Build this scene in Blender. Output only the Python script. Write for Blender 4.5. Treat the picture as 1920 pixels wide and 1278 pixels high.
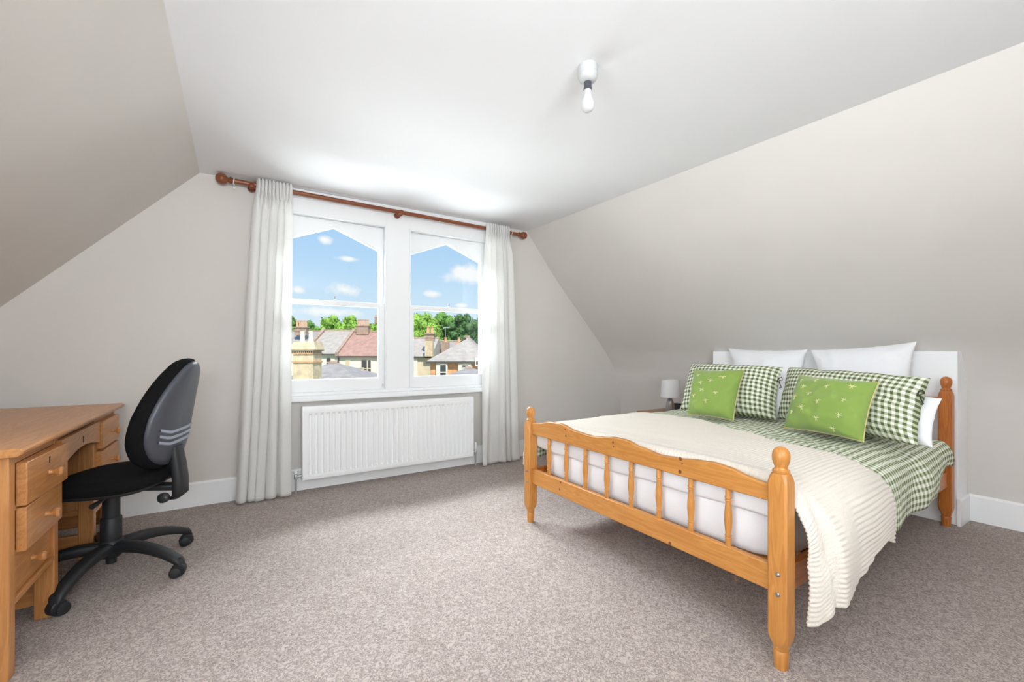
import bpy, bmesh, math, random
from mathutils import Vector, Matrix, noise as mnoise
R = math.radians
PI = math.pi
random.seed(7)
for o in list(bpy.data.objects): bpy.data.objects.remove(o, do_unlink=True)
SC = bpy.context.scene
COL = SC.collection

# ------------------------------------------------------------------ camera
F_PX, HOR, CAM_H, YAW = 815.0, 659.5, 1.06, R(32.3)
SA, CA = math.sin(YAW), math.cos(YAW)
cam_d = bpy.data.cameras.new('camera'); cam = bpy.data.objects.new('camera', cam_d); COL.objects.link(cam)
cam_d.sensor_width = 36.0; cam_d.lens = F_PX / 1920 * 36.0
cam_d.shift_y = (HOR - 639.0) / 1920
cam_d.clip_start = 0.05; cam_d.clip_end = 600
cam.location = (0, 0, CAM_H); cam.rotation_euler = (PI/2, 0, -YAW)
SC.camera = cam

def lin(c):
    c /= 255.0
    return c/12.92 if c <= 0.04045 else ((c+0.055)/1.055)**2.4
def rgb(r, g, b, a=1.0): return (lin(r), lin(g), lin(b), a)
def ray(u, v):
    l = (u-960)/F_PX
    return Vector((SA+l*CA, CA-l*SA, (HOR-v)/F_PX))
def onY(u, v, y):
    d = ray(u, v); return Vector((0, 0, CAM_H)) + d*(y/d.y)
def onX(u, v, x):
    d = ray(u, v); return Vector((0, 0, CAM_H)) + d*(x/d.x)
def onZ(u, v, z):
    d = ray(u, v); return Vector((0, 0, CAM_H)) + d*((z-CAM_H)/d.z)
def onPlane(u, v, p, n):
    d = ray(u, v); o = Vector((0, 0, CAM_H)); return o + d*((p-o).dot(n)/d.dot(n))

# ------------------------------------------------------------------ world: blue sky with small clouds
world = bpy.data.worlds.new('sky'); SC.world = world; world.use_nodes = True
wt = world.node_tree; wt.nodes.clear()
def N(t, typ, **kw):
    n = t.nodes.new(typ)
    for k, v in kw.items():
        if hasattr(n, k): setattr(n, k, v)
    return n
def M(t, op, a, b=None, c=None, clamp=False):
    n = t.nodes.new('ShaderNodeMath'); n.operation = op; n.use_clamp = clamp
    for i, x in enumerate((a, b, c)):
        if x is None: continue
        if isinstance(x, (int, float)): n.inputs[i].default_value = x
        else: t.links.new(x, n.inputs[i])
    return n.outputs[0]
def ramp(t, fac, stops, interp='LINEAR'):
    n = t.nodes.new('ShaderNodeValToRGB'); n.color_ramp.interpolation = interp
    cr = n.color_ramp
    while len(cr.elements) < len(stops): cr.elements.new(0.5)
    for e, (p, c) in zip(cr.elements, stops): e.position = p; e.color = c
    t.links.new(fac, n.inputs[0]); return n.outputs[0]
def mixc(t, fac, a, b, blend='MIX'):
    n = t.nodes.new('ShaderNodeMix'); n.data_type = 'RGBA'; n.blend_type = blend
    for s, x in ((0, fac), (6, a), (7, b)):
        if isinstance(x, (int, float, tuple)): n.inputs[s].default_value = x
        else: t.links.new(x, n.inputs[s])
    return n.outputs[2]
tc = N(wt, 'ShaderNodeTexCoord')
sep = N(wt, 'ShaderNodeSeparateXYZ'); wt.links.new(tc.outputs['Generated'], sep.inputs[0])
el = M(wt, 'ARCSINE', sep.outputs[2]); az = M(wt, 'ARCTAN2', sep.outputs[0], sep.outputs[1])
skyc = ramp(wt, M(wt, 'MULTIPLY_ADD', el, 1/1.6, 0.1), [
    (0.0, rgb(200, 205, 205)), (0.10, rgb(236, 245, 252)), (0.15, rgb(214, 236, 252)), (0.22, rgb(186, 220, 251)),
    (0.30, rgb(164, 207, 249)), (1.0, rgb(110, 168, 236))])
nz = N(wt, 'ShaderNodeTexNoise'); nz.inputs['Scale'].default_value = 26; nz.inputs['Detail'].default_value = 5
wt.links.new(tc.outputs['Generated'], nz.inputs['Vector'])
nb = N(wt, 'ShaderNodeTexNoise'); nb.inputs['Scale'].default_value = 3.2; nb.inputs['Detail'].default_value = 6
mp = N(wt, 'ShaderNodeMapping'); mp.inputs['Scale'].default_value = (1, 1, 2.6); wt.links.new(tc.outputs['Generated'], mp.inputs[0]); wt.links.new(mp.outputs[0], nb.inputs['Vector'])
mask = M(wt, 'MULTIPLY', M(wt, 'SUBTRACT', nb.outputs[0], 0.60, clamp=True), 5.0, clamp=True)
# keep the scattered clouds of the upper sky clear of the low band that the seven clouds below stand in
mask = M(wt, 'MULTIPLY', mask, M(wt, 'MULTIPLY', M(wt, 'SUBTRACT', el, 0.30, clamp=True), 4.0, clamp=True))
for (u, v, wpx, hpx) in [(607, 449, 17, 9), (655, 485, 24, 6), (646, 543, 30, 15), (868, 513, 42, 20), (812, 551, 18, 8), (557, 543, 15, 8), (620, 585, 70, 10), (865, 573, 14, 5)]:
    d = ray(u, v).normalized()
    a0, e0 = math.atan2(d.x, d.y), math.asin(d.z)
    da = M(wt, 'DIVIDE', M(wt, 'SUBTRACT', az, a0), wpx/F_PX*0.86)
    de = M(wt, 'DIVIDE', M(wt, 'SUBTRACT', el, e0), hpx/F_PX*0.86)
    r2 = M(wt, 'SQRT', M(wt, 'ADD', M(wt, 'MULTIPLY', da, da), M(wt, 'MULTIPLY', de, de)))
    r2 = M(wt, 'ADD', r2, M(wt, 'MULTIPLY_ADD', nz.outputs[0], 2.4, -1.2))
    mk = M(wt, 'MULTIPLY', M(wt, 'SUBTRACT', 1.15, r2, clamp=True), 1.3, clamp=True)
    mask = M(wt, 'MAXIMUM', mask, mk)
bg = N(wt, 'ShaderNodeBackground'); wo = N(wt, 'ShaderNodeOutputWorld')
wt.links.new(mixc(wt, mask, skyc, (0.98, 0.985, 1.0, 1)), bg.inputs[0]); bg.inputs[1].default_value = 0.88
wt.links.new(bg.outputs[0], wo.inputs[0])

# ------------------------------------------------------------------ lights and exposure
def add_light(name, kind, loc, direction, energy, color=(1, 1, 1), **kw):
    d = bpy.data.lights.new(name, kind); d.energy = energy; d.color = color
    for k, v in kw.items(): setattr(d, k, v)
    o = bpy.data.objects.new(name, d); COL.objects.link(o); o.location = loc
    o.rotation_euler = Vector(direction).to_track_quat('-Z', 'Y').to_euler(); return o
# sun on the street outside, coming from behind the house
add_light('sun', 'SUN', (0, 0, 20), (0.1, 0.62, -0.78), 4.6, (1.0, 0.93, 0.82), angle=R(2))
# unseen fill lamps added outside the window in view, above and below it
add_light('window_skylight', 'AREA', (1.17, 5.9, 4.6), (0.0, -1.0, -1.15), 6000.0, (0.90, 0.955, 1.0), shape='RECTANGLE', size=10.0, size_y=2.8)
add_light('ground_bounce', 'AREA', (1.17, 9.0, -2.0), (0.0, -1.0, 0.5), 1600.0, (0.92, 0.965, 1.0), shape='RECTANGLE', size=14.0, size_y=3.0)
# fill light through an unseen dormer added in the left slope
BACK_Y = -1.75
FILL_DORM = (-0.55, 0.85); DT = 0.15
def lsl(t, y, out=0.0): return Vector((-0.22-1.43*t-0.724*out, y, 2.30-1.5*t+0.69*out))
add_light('daylight_dormer', 'AREA', (-1.80, (FILL_DORM[0]+FILL_DORM[1])/2, 1.48), (1, 0, 0.45), 64.0, (0.91, 0.96, 1.0), shape='RECTANGLE', size=FILL_DORM[1]-FILL_DORM[0]-0.1, size_y=1.1)
# fill light, tilted upward, through an unseen window added in the back wall
FILL_WINB = [(-0.70, 0.70)]
for x0, x1 in FILL_WINB:
    add_light('daylight_rear_window', 'AREA', ((x0+x1)/2, BACK_Y-0.16, 1.55), (0, 1, 1.8), 195.0, (0.91, 0.96, 1.0), shape='RECTANGLE', size=x1-x0, size_y=1.2)
SC.view_settings.view_transform = 'Standard'; SC.view_settings.look = 'None'
SC.view_settings.exposure = 0.22; SC.view_settings.gamma = 1.0; SC.view_settings.use_curve_mapping = False
SC.cycles.max_bounces = 7; SC.cycles.diffuse_bounces = 5; SC.cycles.glossy_bounces = 3; SC.cycles.transmission_bounces = 6; SC.cycles.transparent_max_bounces = 8
SC.cycles.adaptive_threshold = 0.03
SC.cycles.use_denoising = True

# ------------------------------------------------------------------ materials
MATS = {}
def newmat(name):
    m = bpy.data.materials.new(name); m.use_nodes = True; MATS[name] = m
    t = m.node_tree; b = t.nodes['Principled BSDF']
    return m, t, b
def plain(name, col, rough=0.5, metal=0.0, var=0.0, scale=20, bump=0.0, bscale=200, spec=0.5):
    m, t, b = newmat(name)
    b.inputs['Roughness'].default_value = rough; b.inputs['Metallic'].default_value = metal
    b.inputs['Specular IOR Level'].default_value = spec
    b.inputs['Base Color'].default_value = col
    tcn = N(t, 'ShaderNodeTexCoord')
    if var > 0:
        n = N(t, 'ShaderNodeTexNoise'); n.inputs['Scale'].default_value = scale; n.inputs['Detail'].default_value = 4
        t.links.new(tcn.outputs['Object'], n.inputs['Vector'])
        lo = tuple(max(0, c*(1-var)) for c in col[:3])+(1,); hi = tuple(min(1, c*(1+var)) for c in col[:3])+(1,)
        t.links.new(ramp(t, n.outputs[0], [(0.3, lo), (0.7, hi)]), b.inputs['Base Color'])
    if bump > 0:
        n = N(t, 'ShaderNodeTexNoise'); n.inputs['Scale'].default_value = bscale; n.inputs['Detail'].default_value = 3
        t.links.new(tcn.outputs['Object'], n.inputs['Vector'])
        bp = N(t, 'ShaderNodeBump'); bp.inputs['Strength'].default_value = bump; bp.inputs['Distance'].default_value = 0.002
        t.links.new(n.outputs[0], bp.inputs['Height']); t.links.new(bp.outputs[0], b.inputs['Normal'])
    return m
def wood(name, light, dark, axis, rough=0.35, knots=True, scale=1.0):
    m, t, b = newmat(name); b.inputs['Roughness'].default_value = rough
    tcn = N(t, 'ShaderNodeTexCoord'); mpn = N(t, 'ShaderNodeMapping')
    s = [9.0*scale]*3; s[axis] = 0.7*scale; mpn.inputs['Scale'].default_value = s
    t.links.new(tcn.outputs['Object'], mpn.inputs[0])
    n1 = N(t, 'ShaderNodeTexNoise'); n1.inputs['Scale'].default_value = 3.0; n1.inputs['Detail'].default_value = 6; n1.inputs['Distortion'].default_value = 0.8
    t.links.new(mpn.outputs[0], n1.inputs['Vector'])
    g = M(t, 'FRACT', M(t, 'MULTIPLY', n1.outputs[0], 7.0))
    g = M(t, 'ABSOLUTE', M(t, 'SUBTRACT', g, 0.5))
    fac = M(t, 'ADD', M(t, 'MULTIPLY', g, 0.9), M(t, 'MULTIPLY', n1.outputs[0], 0.55))
    c = ramp(t, fac, [(0.15, dark), (0.75, light)])
    if knots:
        vo = N(t, 'ShaderNodeTexVoronoi'); vo.inputs['Scale'].default_value = 6.5
        m2 = N(t, 'ShaderNodeMapping'); s2 = [1.0]*3; s2[axis] = 0.55; m2.inputs['Scale'].default_value = s2
        t.links.new(tcn.outputs['Object'], m2.inputs[0]); t.links.new(m2.outputs[0], vo.inputs['Vector'])
        k = M(t, 'SUBTRACT', 1.0, M(t, 'MULTIPLY', vo.outputs['Distance'], 14.0), clamp=True)
        k = M(t, 'MULTIPLY', M(t, 'POWER', k, 0.6), 0.75)
        c = mixc(t, k, c, tuple(x*0.35 for x in dark[:3])+(1,))
    t.links.new(c, b.inputs['Base Color'])
    bp = N(t, 'ShaderNodeBump'); bp.inputs['Strength'].default_value = 0.08; bp.inputs['Distance'].default_value = 0.001
    t.links.new(fac, bp.inputs['Height']); t.links.new(bp.outputs[0], b.inputs['Normal'])
    return m
def fabric(name, col, trans=0.0, rough=0.9, bump=0.25, bscale=700, sheen=0.2, var=0.05):
    m, t, b = newmat(name); b.inputs['Roughness'].default_value = rough; b.inputs['Specular IOR Level'].default_value = 0.15
    b.inputs['Sheen Weight'].default_value = sheen
    tcn = N(t, 'ShaderNodeTexCoord'); n = N(t, 'ShaderNodeTexNoise'); n.inputs['Scale'].default_value = bscale; n.inputs['Detail'].default_value = 2
    t.links.new(tcn.outputs['Object'], n.inputs['Vector'])
    lo = tuple(c*(1-var) for c in col[:3])+(1,)
    c = ramp(t, n.outputs[0], [(0.3, lo), (0.7, col)]); t.links.new(c, b.inputs['Base Color'])
    bp = N(t, 'ShaderNodeBump'); bp.inputs['Strength'].default_value = bump; bp.inputs['Distance'].default_value = 0.001
    t.links.new(n.outputs[0], bp.inputs['Height']); t.links.new(bp.outputs[0], b.inputs['Normal'])
    if trans > 0:
        tr = N(t, 'ShaderNodeBsdfTranslucent'); tr.inputs[0].default_value = col
        mx = N(t, 'ShaderNodeMixShader'); mx.inputs[0].default_value = trans
        out = t.nodes['Material Output']
        t.links.new(b.outputs[0], mx.inputs[1]); t.links.new(tr.outputs[0], mx.inputs[2]); t.links.new(mx.outputs[0], out.inputs[0])
    return m
WALL = rgb(216, 211, 206)
plain('wall_paint', WALL, 0.85, var=0.015, scale=3, bump=0.04, bscale=60, spec=0.2)
plain('ceiling_paint', rgb(237, 237, 239), 0.9, bump=0.03, bscale=60, spec=0.2)
plain('gloss_white', rgb(247, 248, 249), 0.35, bump=0.02, bscale=30)
plain('sash_white', rgb(243, 244, 245), 0.4)
plain('radiator_white', rgb(247, 248, 249), 0.3)
plain('plastic_white', rgb(238, 238, 236), 0.4)
plain('chrome', rgb(205, 205, 208), 0.35, 0.6)
plain('brushed_steel', rgb(180, 180, 182), 0.3, 1.0)
plain('lamp_base', rgb(168, 166, 168), 0.22, 0.6)
plain('brass_dark', rgb(60, 45, 25), 0.4, 0.6)
plain('black_fabric', rgb(20, 20, 21), 0.95, var=0.25, scale=400, bump=0.3, bscale=900, spec=0.15)
plain('black_plastic', rgb(34, 35, 38), 0.5, bump=0.08, bscale=500)
plain('grey_plastic', rgb(72, 74, 82), 0.38, bump=0.1, bscale=700)
plain('grey_plastic_light', rgb(150, 155, 168), 0.4)
plain('black_gloss', rgb(18, 20, 20), 0.35)
plain('knot_brown', rgb(120, 68, 34), 0.5)
plain('keyhole_black', rgb(22, 15, 10), 0.7)
plain('bulb_white', rgb(206, 206, 206), 0.4)
plain('holder_white', rgb(192, 192, 192), 0.45)
for ax, nm in enumerate('xyz'):
    wood('pine_'+nm, rgb(206, 144, 74), rgb(186, 120, 54), ax, knots=False)
    wood('desk_'+nm, rgb(200, 142, 86), rgb(176, 116, 64), ax, 0.3, knots=False)
    wood('darkpine_'+nm, rgb(196, 118, 54), rgb(164, 88, 34), ax, 0.3, knots=False)  # darker copy of the pine; on side rails the shade is in the colour
wood('rod_wood', rgb(142, 80, 48), rgb(110, 56, 32), 0, 0.35, knots=False)
wood('stand_wood', rgb(178, 116, 76), rgb(136, 78, 46), 1, 0.3, knots=False)
fabric('shade_white', rgb(250, 250, 251), trans=0.2, bump=0.05)
fabric('curtain_cloth', rgb(250, 249, 247), trans=0.42, bump=0.2, bscale=500)
fabric('white_cotton', rgb(246, 246, 249), bump=0.12)
fabric('throw_knit', rgb(230, 221, 209), bump=0.6, bscale=260, var=0.10)
fabric('green_velvet', rgb(138, 164, 82), bump=0.15, sheen=0.3, var=0.06)
fabric('thread_cream', rgb(214, 214, 158), bump=0.2)
fabric('piping_tan', rgb(206, 190, 130), bump=0.2)
fabric('tie_black', rgb(50, 54, 44), bump=0.1)

def gingham(name, pitch, mid, dark):
    m, t, b = newmat(name); b.inputs['Roughness'].default_value = 0.9; b.inputs['Specular IOR Level'].default_value = 0.15
    uv = N(t, 'ShaderNodeUVMap'); uv.uv_map = 'UVMap'
    sp = N(t, 'ShaderNodeSeparateXYZ'); t.links.new(uv.outputs[0], sp.inputs[0])
    st = []
    for k in (0, 1):
        w = M(t, 'PINGPONG', M(t, 'DIVIDE', sp.outputs[k], pitch), 0.5)   # 0..0.5..0 over one pitch
        st.append(M(t, 'MULTIPLY_ADD', M(t, 'SUBTRACT', w, 0.25), 14.0, 0.5, clamp=True))
    f = M(t, 'MULTIPLY', M(t, 'ADD', st[0], st[1]), 0.5)
    n = N(t, 'ShaderNodeTexNoise'); n.inputs['Scale'].default_value = 500; n.inputs['Detail'].default_value = 2
    t.links.new(uv.outputs[0], n.inputs['Vector'])
    c = ramp(t, f, [(0.0, rgb(238, 238, 228)), (0.5, mid), (1.0, dark)])
    c = mixc(t, 0.14, c, n.outputs[1], 'OVERLAY')
    t.links.new(c, b.inputs['Base Color'])
    bp = N(t, 'ShaderNodeBump'); bp.inputs['Strength'].default_value = 0.2; bp.inputs['Distance'].default_value = 0.001
    t.links.new(n.outputs[0], bp.inputs['Height']); t.links.new(bp.outputs[0], b.inputs['Normal'])
    return m
gingham('gingham_duvet', 0.030, rgb(192, 197, 172), rgb(114, 124, 86)); gingham('gingham_pillow', 0.029, rgb(182, 188, 160), rgb(94, 104, 70))

def carpet():
    m, t, b = newmat('carpet'); b.inputs['Roughness'].default_value = 1.0; b.inputs['Specular IOR Level'].default_value = 0.05
    tcn = N(t, 'ShaderNodeTexCoord')
    n1 = N(t, 'ShaderNodeTexNoise'); n1.inputs['Scale'].default_value = 66; n1.inputs['Detail'].default_value = 1.5; n1.inputs['Distortion'].default_value = 1.1
    t.links.new(tcn.outputs['Object'], n1.inputs['Vector'])
    r = M(t, 'ABSOLUTE', M(t, 'SUBTRACT', n1.outputs[0], 0.5))
    r = M(t, 'MULTIPLY', r, 7.0, clamp=True)
    n2 = N(t, 'ShaderNodeTexNoise'); n2.inputs['Scale'].default_value = 260; n2.inputs['Detail'].default_value = 2
    t.links.new(tcn.outputs['Object'], n2.inputs['Vector'])
    n3 = N(t, 'ShaderNodeTexNoise'); n3.inputs['Scale'].default_value = 2.0
    t.links.new(tcn.outputs['Object'], n3.inputs['Vector'])
    f = M(t, 'ADD', M(t, 'MULTIPLY', r, 0.80), M(t, 'MULTIPLY', n2.outputs[0], 0.34))
    c = ramp(t, f, [(0.12, rgb(130, 118, 112)), (0.42, rgb(168, 156, 150)), (0.9, rgb(190, 179, 173))])
    c = mixc(t, M(t, 'MULTIPLY', n3.outputs[0], 0.06), c, rgb(170, 152, 144))
    t.links.new(c, b.inputs['Base Color'])
    bp = N(t, 'ShaderNodeBump'); bp.inputs['Strength'].default_value = 0.5; bp.inputs['Distance'].default_value = 0.006
    t.links.new(f, bp.inputs['Height']); t.links.new(bp.outputs[0], b.inputs['Normal'])
carpet()
def glass_mat():
    m, t, b = newmat('window_glass'); t.nodes.remove(b)
    gl = N(t, 'ShaderNodeBsdfGlossy'); gl.inputs['Roughness'].default_value = 0.0
    tr = N(t, 'ShaderNodeBsdfTransparent'); tr.inputs[0].default_value = (0.97, 0.985, 0.98, 1)
    fr = N(t, 'ShaderNodeFresnel'); fr.inputs[0].default_value = 1.3
    mx = N(t, 'ShaderNodeMixShader'); t.links.new(fr.outputs[0], mx.inputs[0]); t.links.new(tr.outputs[0], mx.inputs[1]); t.links.new(gl.outputs[0], mx.inputs[2])
    t.links.new(mx.outputs[0], t.nodes['Material Output'].inputs[0])
glass_mat()
# outdoors
plain('slate_grey', rgb(160, 153, 150), 0.7, var=0.18, scale=2.2, bump=0.5, bscale=6)
plain('slate_warm', rgb(178, 168, 160), 0.7, var=0.16, scale=2.2, bump=0.5, bscale=6)
plain('roof_red', rgb(176, 138, 126), 0.8, var=0.16, scale=2.2, bump=0.5, bscale=6)
plain('render_white', rgb(236, 228, 214), 0.9, var=0.06, scale=1.3)
plain('render_cream', rgb(222, 202, 174), 0.9, var=0.1, scale=1.3)
plain('brick_orange', rgb(220, 166, 124), 0.9, var=0.16, scale=5)
plain('brick_pale', rgb(216, 194, 164), 0.9, var=0.2, scale=4)
plain('brick_brown', rgb(172, 148, 132), 0.9, var=0.2, scale=4)
plain('clay_pot', rgb(216, 168, 132), 0.8, var=0.12, scale=6)
plain('pot_white', rgb(222, 216, 206), 0.8, var=0.1, scale=6)
plain('gutter_dark', rgb(84, 80, 78), 0.6)
plain('dark_pane', rgb(70, 72, 76), 0.15)
plain('blind_cream', rgb(214, 192, 160), 0.7)
plain('bark', rgb(96, 78, 60), 0.9, var=0.3, scale=4)
plain('ground_grass', rgb(110, 130, 80), 1.0, var=0.3, scale=0.3)
plain('aerial_metal', rgb(180, 182, 184), 0.4, 0.5)
plain('leaf_bright', rgb(138, 178, 72), 0.8, var=0.35, scale=0.9)
plain('leaf_mid', rgb(104, 150, 62), 0.8, var=0.35, scale=0.9)
plain('leaf_dark', rgb(76, 116, 62), 0.8, var=0.35, scale=0.9)

# ------------------------------------------------------------------ mesh helpers
def shade(me, ang):
    if ang is None: return
    me.shade_smooth(); me.set_sharp_from_angle(angle=R(ang))
def obj(name, bm, mat, parent=None, ang=40, bevel=0.0, seg=2, fixn=True):
    if fixn: bmesh.ops.recalc_face_normals(bm, faces=bm.faces)
    vs = [v.co for v in bm.verts]
    lo = Vector((min(v.x for v in vs), min(v.y for v in vs), min(v.z for v in vs)))
    hi = Vector((max(v.x for v in vs), max(v.y for v in vs), max(v.z for v in vs)))
    c = Vector(((lo.x+hi.x)/2, (lo.y+hi.y)/2, lo.z))
    bmesh.ops.translate(bm, verts=bm.verts, vec=-c)
    me = bpy.data.meshes.new(name); bm.to_mesh(me); bm.free(); shade(me, ang)
    o = bpy.data.objects.new(name, me); COL.objects.link(o)
    if isinstance(mat, str): mat = MATS[mat]
    me.materials.append(mat)
    if parent is not None:
        o.parent = parent; o.location = c - WPOS[parent.name]
    else: o.location = c
    WPOS[o.name] = c
    if bevel > 0:
        mo = o.modifiers.new('bevel', 'BEVEL'); mo.width = bevel; mo.segments = seg; mo.limit_method = 'ANGLE'; mo.angle_limit = R(35)
    return o
WPOS = {}
def thing(name, label, cat, loc, group=None):
    o = bpy.data.objects.new(name, None); COL.objects.link(o); o.location = loc; o.empty_display_size = 0.1
    WPOS[o.name] = Vector(loc); tag(o, label, cat, group); return o
def tag(o, label=None, cat=None, group=None, kind=None):
    if label: o['label'] = label
    if cat: o['category'] = cat
    if group: o['group'] = group
    if kind: o['kind'] = kind
    return o
def copy_part(src, parent, pos):
    c = src.copy(); COL.objects.link(c); c.parent = parent
    c.location = Vector(pos) - (WPOS[parent.name] if parent else Vector()); WPOS[c.name] = Vector(pos); return c
def nb(): return bmesh.new()
def box(bm, x0, x1, y0, y1, z0, z1):
    vs = [bm.verts.new((x, y, z)) for z in (z0, z1) for y in (y0, y1) for x in (x0, x1)]
    for f in ((0, 2, 3, 1), (4, 5, 7, 6), (0, 1, 5, 4), (2, 6, 7, 3), (0, 4, 6, 2), (1, 3, 7, 5)): bm.faces.new([vs[i] for i in f])
    return vs
def hexa(bm, p):   # eight corners: bottom four then top four, both in the same turn
    vs = [bm.verts.new(q) for q in p]
    for f in ((3, 2, 1, 0), (4, 5, 6, 7), (0, 1, 5, 4), (1, 2, 6, 5), (2, 3, 7, 6), (3, 0, 4, 7)): bm.faces.new([vs[i] for i in f])
    return vs
def bxo(name, x0, x1, y0, y1, z0, z1, mat, parent=None, bevel=0.002, **k):
    bm = nb(); box(bm, x0, x1, y0, y1, z0, z1); return obj(name, bm, mat, parent, bevel=bevel, **k)
def lathe(bm, prof, c, axis=(0, 0, 1), n=20, cap=True, sx=1.0):
    ax = Vector(axis).normalized(); q = Vector((0, 0, 1)).rotation_difference(ax); rings = []
    for r, z in prof:
        rings.append([bm.verts.new(Vector(c) + q @ Vector((r*math.cos(2*PI*i/n)*sx, r*math.sin(2*PI*i/n), z))) for i in range(n)])
    for a, b in zip(rings[:-1], rings[1:]):
        for i in range(n): bm.faces.new((a[i], a[(i+1) % n], b[(i+1) % n], b[i]))
    if cap:
        bm.faces.new(rings[0][::-1]); bm.faces.new(rings[-1])
def tube(bm, pts, r, n=8, closed=False):
    pts = [Vector(p) for p in pts]; rings = []; up = Vector((0, 0, 1)); m = len(pts); last = None
    for i, p in enumerate(pts):
        if closed: d = pts[(i+1) % m]-pts[i-1]
        else: d = pts[min(i+1, m-1)]-pts[max(i-1, 0)]
        d.normalize()
        a = last if last is not None else (d.cross(up) if abs(d.dot(up)) < 0.95 else d.cross(Vector((1, 0, 0))))
        a = (a - d*a.dot(d)).normalized(); last = a; b = d.cross(a)
        rr = r[i] if isinstance(r, (list, tuple)) else r
        rings.append([bm.verts.new(p + a*rr*math.cos(2*PI*k/n) + b*rr*math.sin(2*PI*k/n)) for k in range(n)])
    rng = range(m) if closed else range(m-1)
    for i in rng:
        A, B = rings[i], rings[(i+1) % m]
        for k in range(n): bm.faces.new((A[k], A[(k+1) % n], B[(k+1) % n], B[k]))
    if not closed:
        bm.faces.new(rings[0][::-1]); bm.faces.new(rings[-1])
def prism(bm, poly, lo, hi, fn):   # poly 2D points; fn(p, t) -> 3D, extruded between lo and hi
    a = [bm.verts.new(fn(p, lo)) for p in poly]; b = [bm.verts.new(fn(p, hi)) for p in poly]; n = len(poly)
    bm.faces.new(a[::-1]); bm.faces.new(b)
    for i in range(n): bm.faces.new((a[i], a[(i+1) % n], b[(i+1) % n], b[i]))
def grid(bm, fn, nu, nv, uvfn=None, closed_u=False):
    uvl = bm.loops.layers.uv.new('UVMap') if uvfn else None
    vs = [[bm.verts.new(fn(i/(nu-1), j/(nv-1))) for j in range(nv)] for i in range(nu)]
    for i in range(nu-1):
        for j in range(nv-1):
            f = bm.faces.new((vs[i][j], vs[i+1][j], vs[i+1][j+1], vs[i][j+1]))
            if uvl:
                for l, (a, b) in zip(f.loops, ((i, j), (i+1, j), (i+1, j+1), (i, j+1))): l[uvl].uv = uvfn(a/(nu-1), b/(nv-1))
    return vs
def interp(x, xs, ys):
    if x <= xs[0]: return ys[0]
    for a, b, c, d in zip(xs, xs[1:], ys, ys[1:]):
        if x <= b:
            t = (x-a)/(b-a); return c+(d-c)*t
    return ys[-1]
def sinterp(x, xs, ys):
    if x <= xs[0]: return ys[0]
    for a, b, c, d in zip(xs, xs[1:], ys, ys[1:]):
        if x <= b:
            t = (x-a)/(b-a); t = t*t*(3-2*t); return c+(d-c)*t
    return ys[-1]
def catmull(pts, n):
    pts = [Vector(p) for p in pts]; P = [pts[0]*2-pts[1]]+pts+[pts[-1]*2-pts[-2]]; out = []
    for i in range(1, len(P)-2):
        for k in range(n):
            t = k/n; a, b, c, d = P[i-1], P[i], P[i+1], P[i+2]
            out.append(0.5*((2*b)+(c-a)*t+(2*a-5*b+4*c-d)*t*t+(3*b-a-3*c+d)*t**3))
    out.append(pts[-1]); return out

# ------------------------------------------------------------------ room shell
WY = 3.70          # inner face of the window wall
CZ = 2.30          # ceiling
LX = -0.22         # left ceiling edge
def rshift(y): return (WY-y)*0.043       # the ceiling edge on the right runs slightly off square
def kshift(y): return (WY-y)*0.014       # the knee wall below it less so
RPROF = [(2.52, 2.30), (2.70, 2.08), (2.917, 1.82), (3.219, 1.50), (3.418, 1.29), (3.583, 1.108), (3.70, 0.967), (3.79, 0.84), (3.845, 0.73), (3.872, 0.62), (3.88, 0.5), (3.88, 0.0)]
def zshift(y, z): return (WY-y)*interp(z, [0.6, 0.73, 0.85, 1.06, 2.3], [0.014, 0.024, 0.045, 0.062, 0.043])
def pt_r(x, z, y): return Vector((x+zshift(y, z), y, z))
def skin(name, pts_a, pts_b, thick, out, mat='wall_paint', ang=50):
    # a strip surface between two polylines, given thickness away from the room
    bm = nb(); n = len(pts_a); out = Vector(out)
    A = [bm.verts.new(p) for p in pts_a]; B = [bm.verts.new(p) for p in pts_b]
    A2 = [bm.verts.new(Vector(p)+out*thick) for p in pts_a]; B2 = [bm.verts.new(Vector(p)+out*thick) for p in pts_b]
    for i in range(n-1):
        bm.faces.new((A[i], A[i+1], B[i+1], B[i])); bm.faces.new((A2[i], B2[i], B2[i+1], A2[i+1]))
        bm.faces.new((A[i], A2[i], A2[i+1], A[i+1])); bm.faces.new((B[i], B[i+1], B2[i+1], B2[i]))
    bm.faces.new((A[0], B[0], B2[0], A2[0])); bm.faces.new((A[-1], A2[-1], B2[-1], B[-1]))
    return tag(obj(name, bm, mat, ang=ang), kind='structure')
Y0, Y1 = BACK_Y-0.1, WY+0.3
tag(bxo('floor', -2.1, 4.45, Y0, WY+0.05, -0.12, 0.0, 'carpet', bevel=0), kind='structure')
skin('ceiling', [(LX-0.05, Y0, CZ), (LX-0.05, Y1, CZ)], [(2.52+rshift(Y0)+0.05, Y0, CZ), (2.52+rshift(Y1)+0.05, Y1, CZ)], 0.12, (0, 0, 1), 'ceiling_paint')
bm = nb()
def lpanel(t0, t1, y0, y1): hexa(bm, [lsl(t0, y0), lsl(t1, y0), lsl(t1, y1), lsl(t0, y1), lsl(t0, y0, .12), lsl(t1, y0, .12), lsl(t1, y1, .12), lsl(t0, y1, .12)])
lpanel(-0.02, 1.0, Y0, FILL_DORM[0]); lpanel(-0.02, 1.0, FILL_DORM[1], Y1); lpanel(-0.02, DT, FILL_DORM[0], FILL_DORM[1])
box(bm, -1.77, -1.65, Y0, Y1, -0.05, 0.81)
dz = 2.30-1.5*DT  # cheeks and roof of the added dormer, out of view
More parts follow.
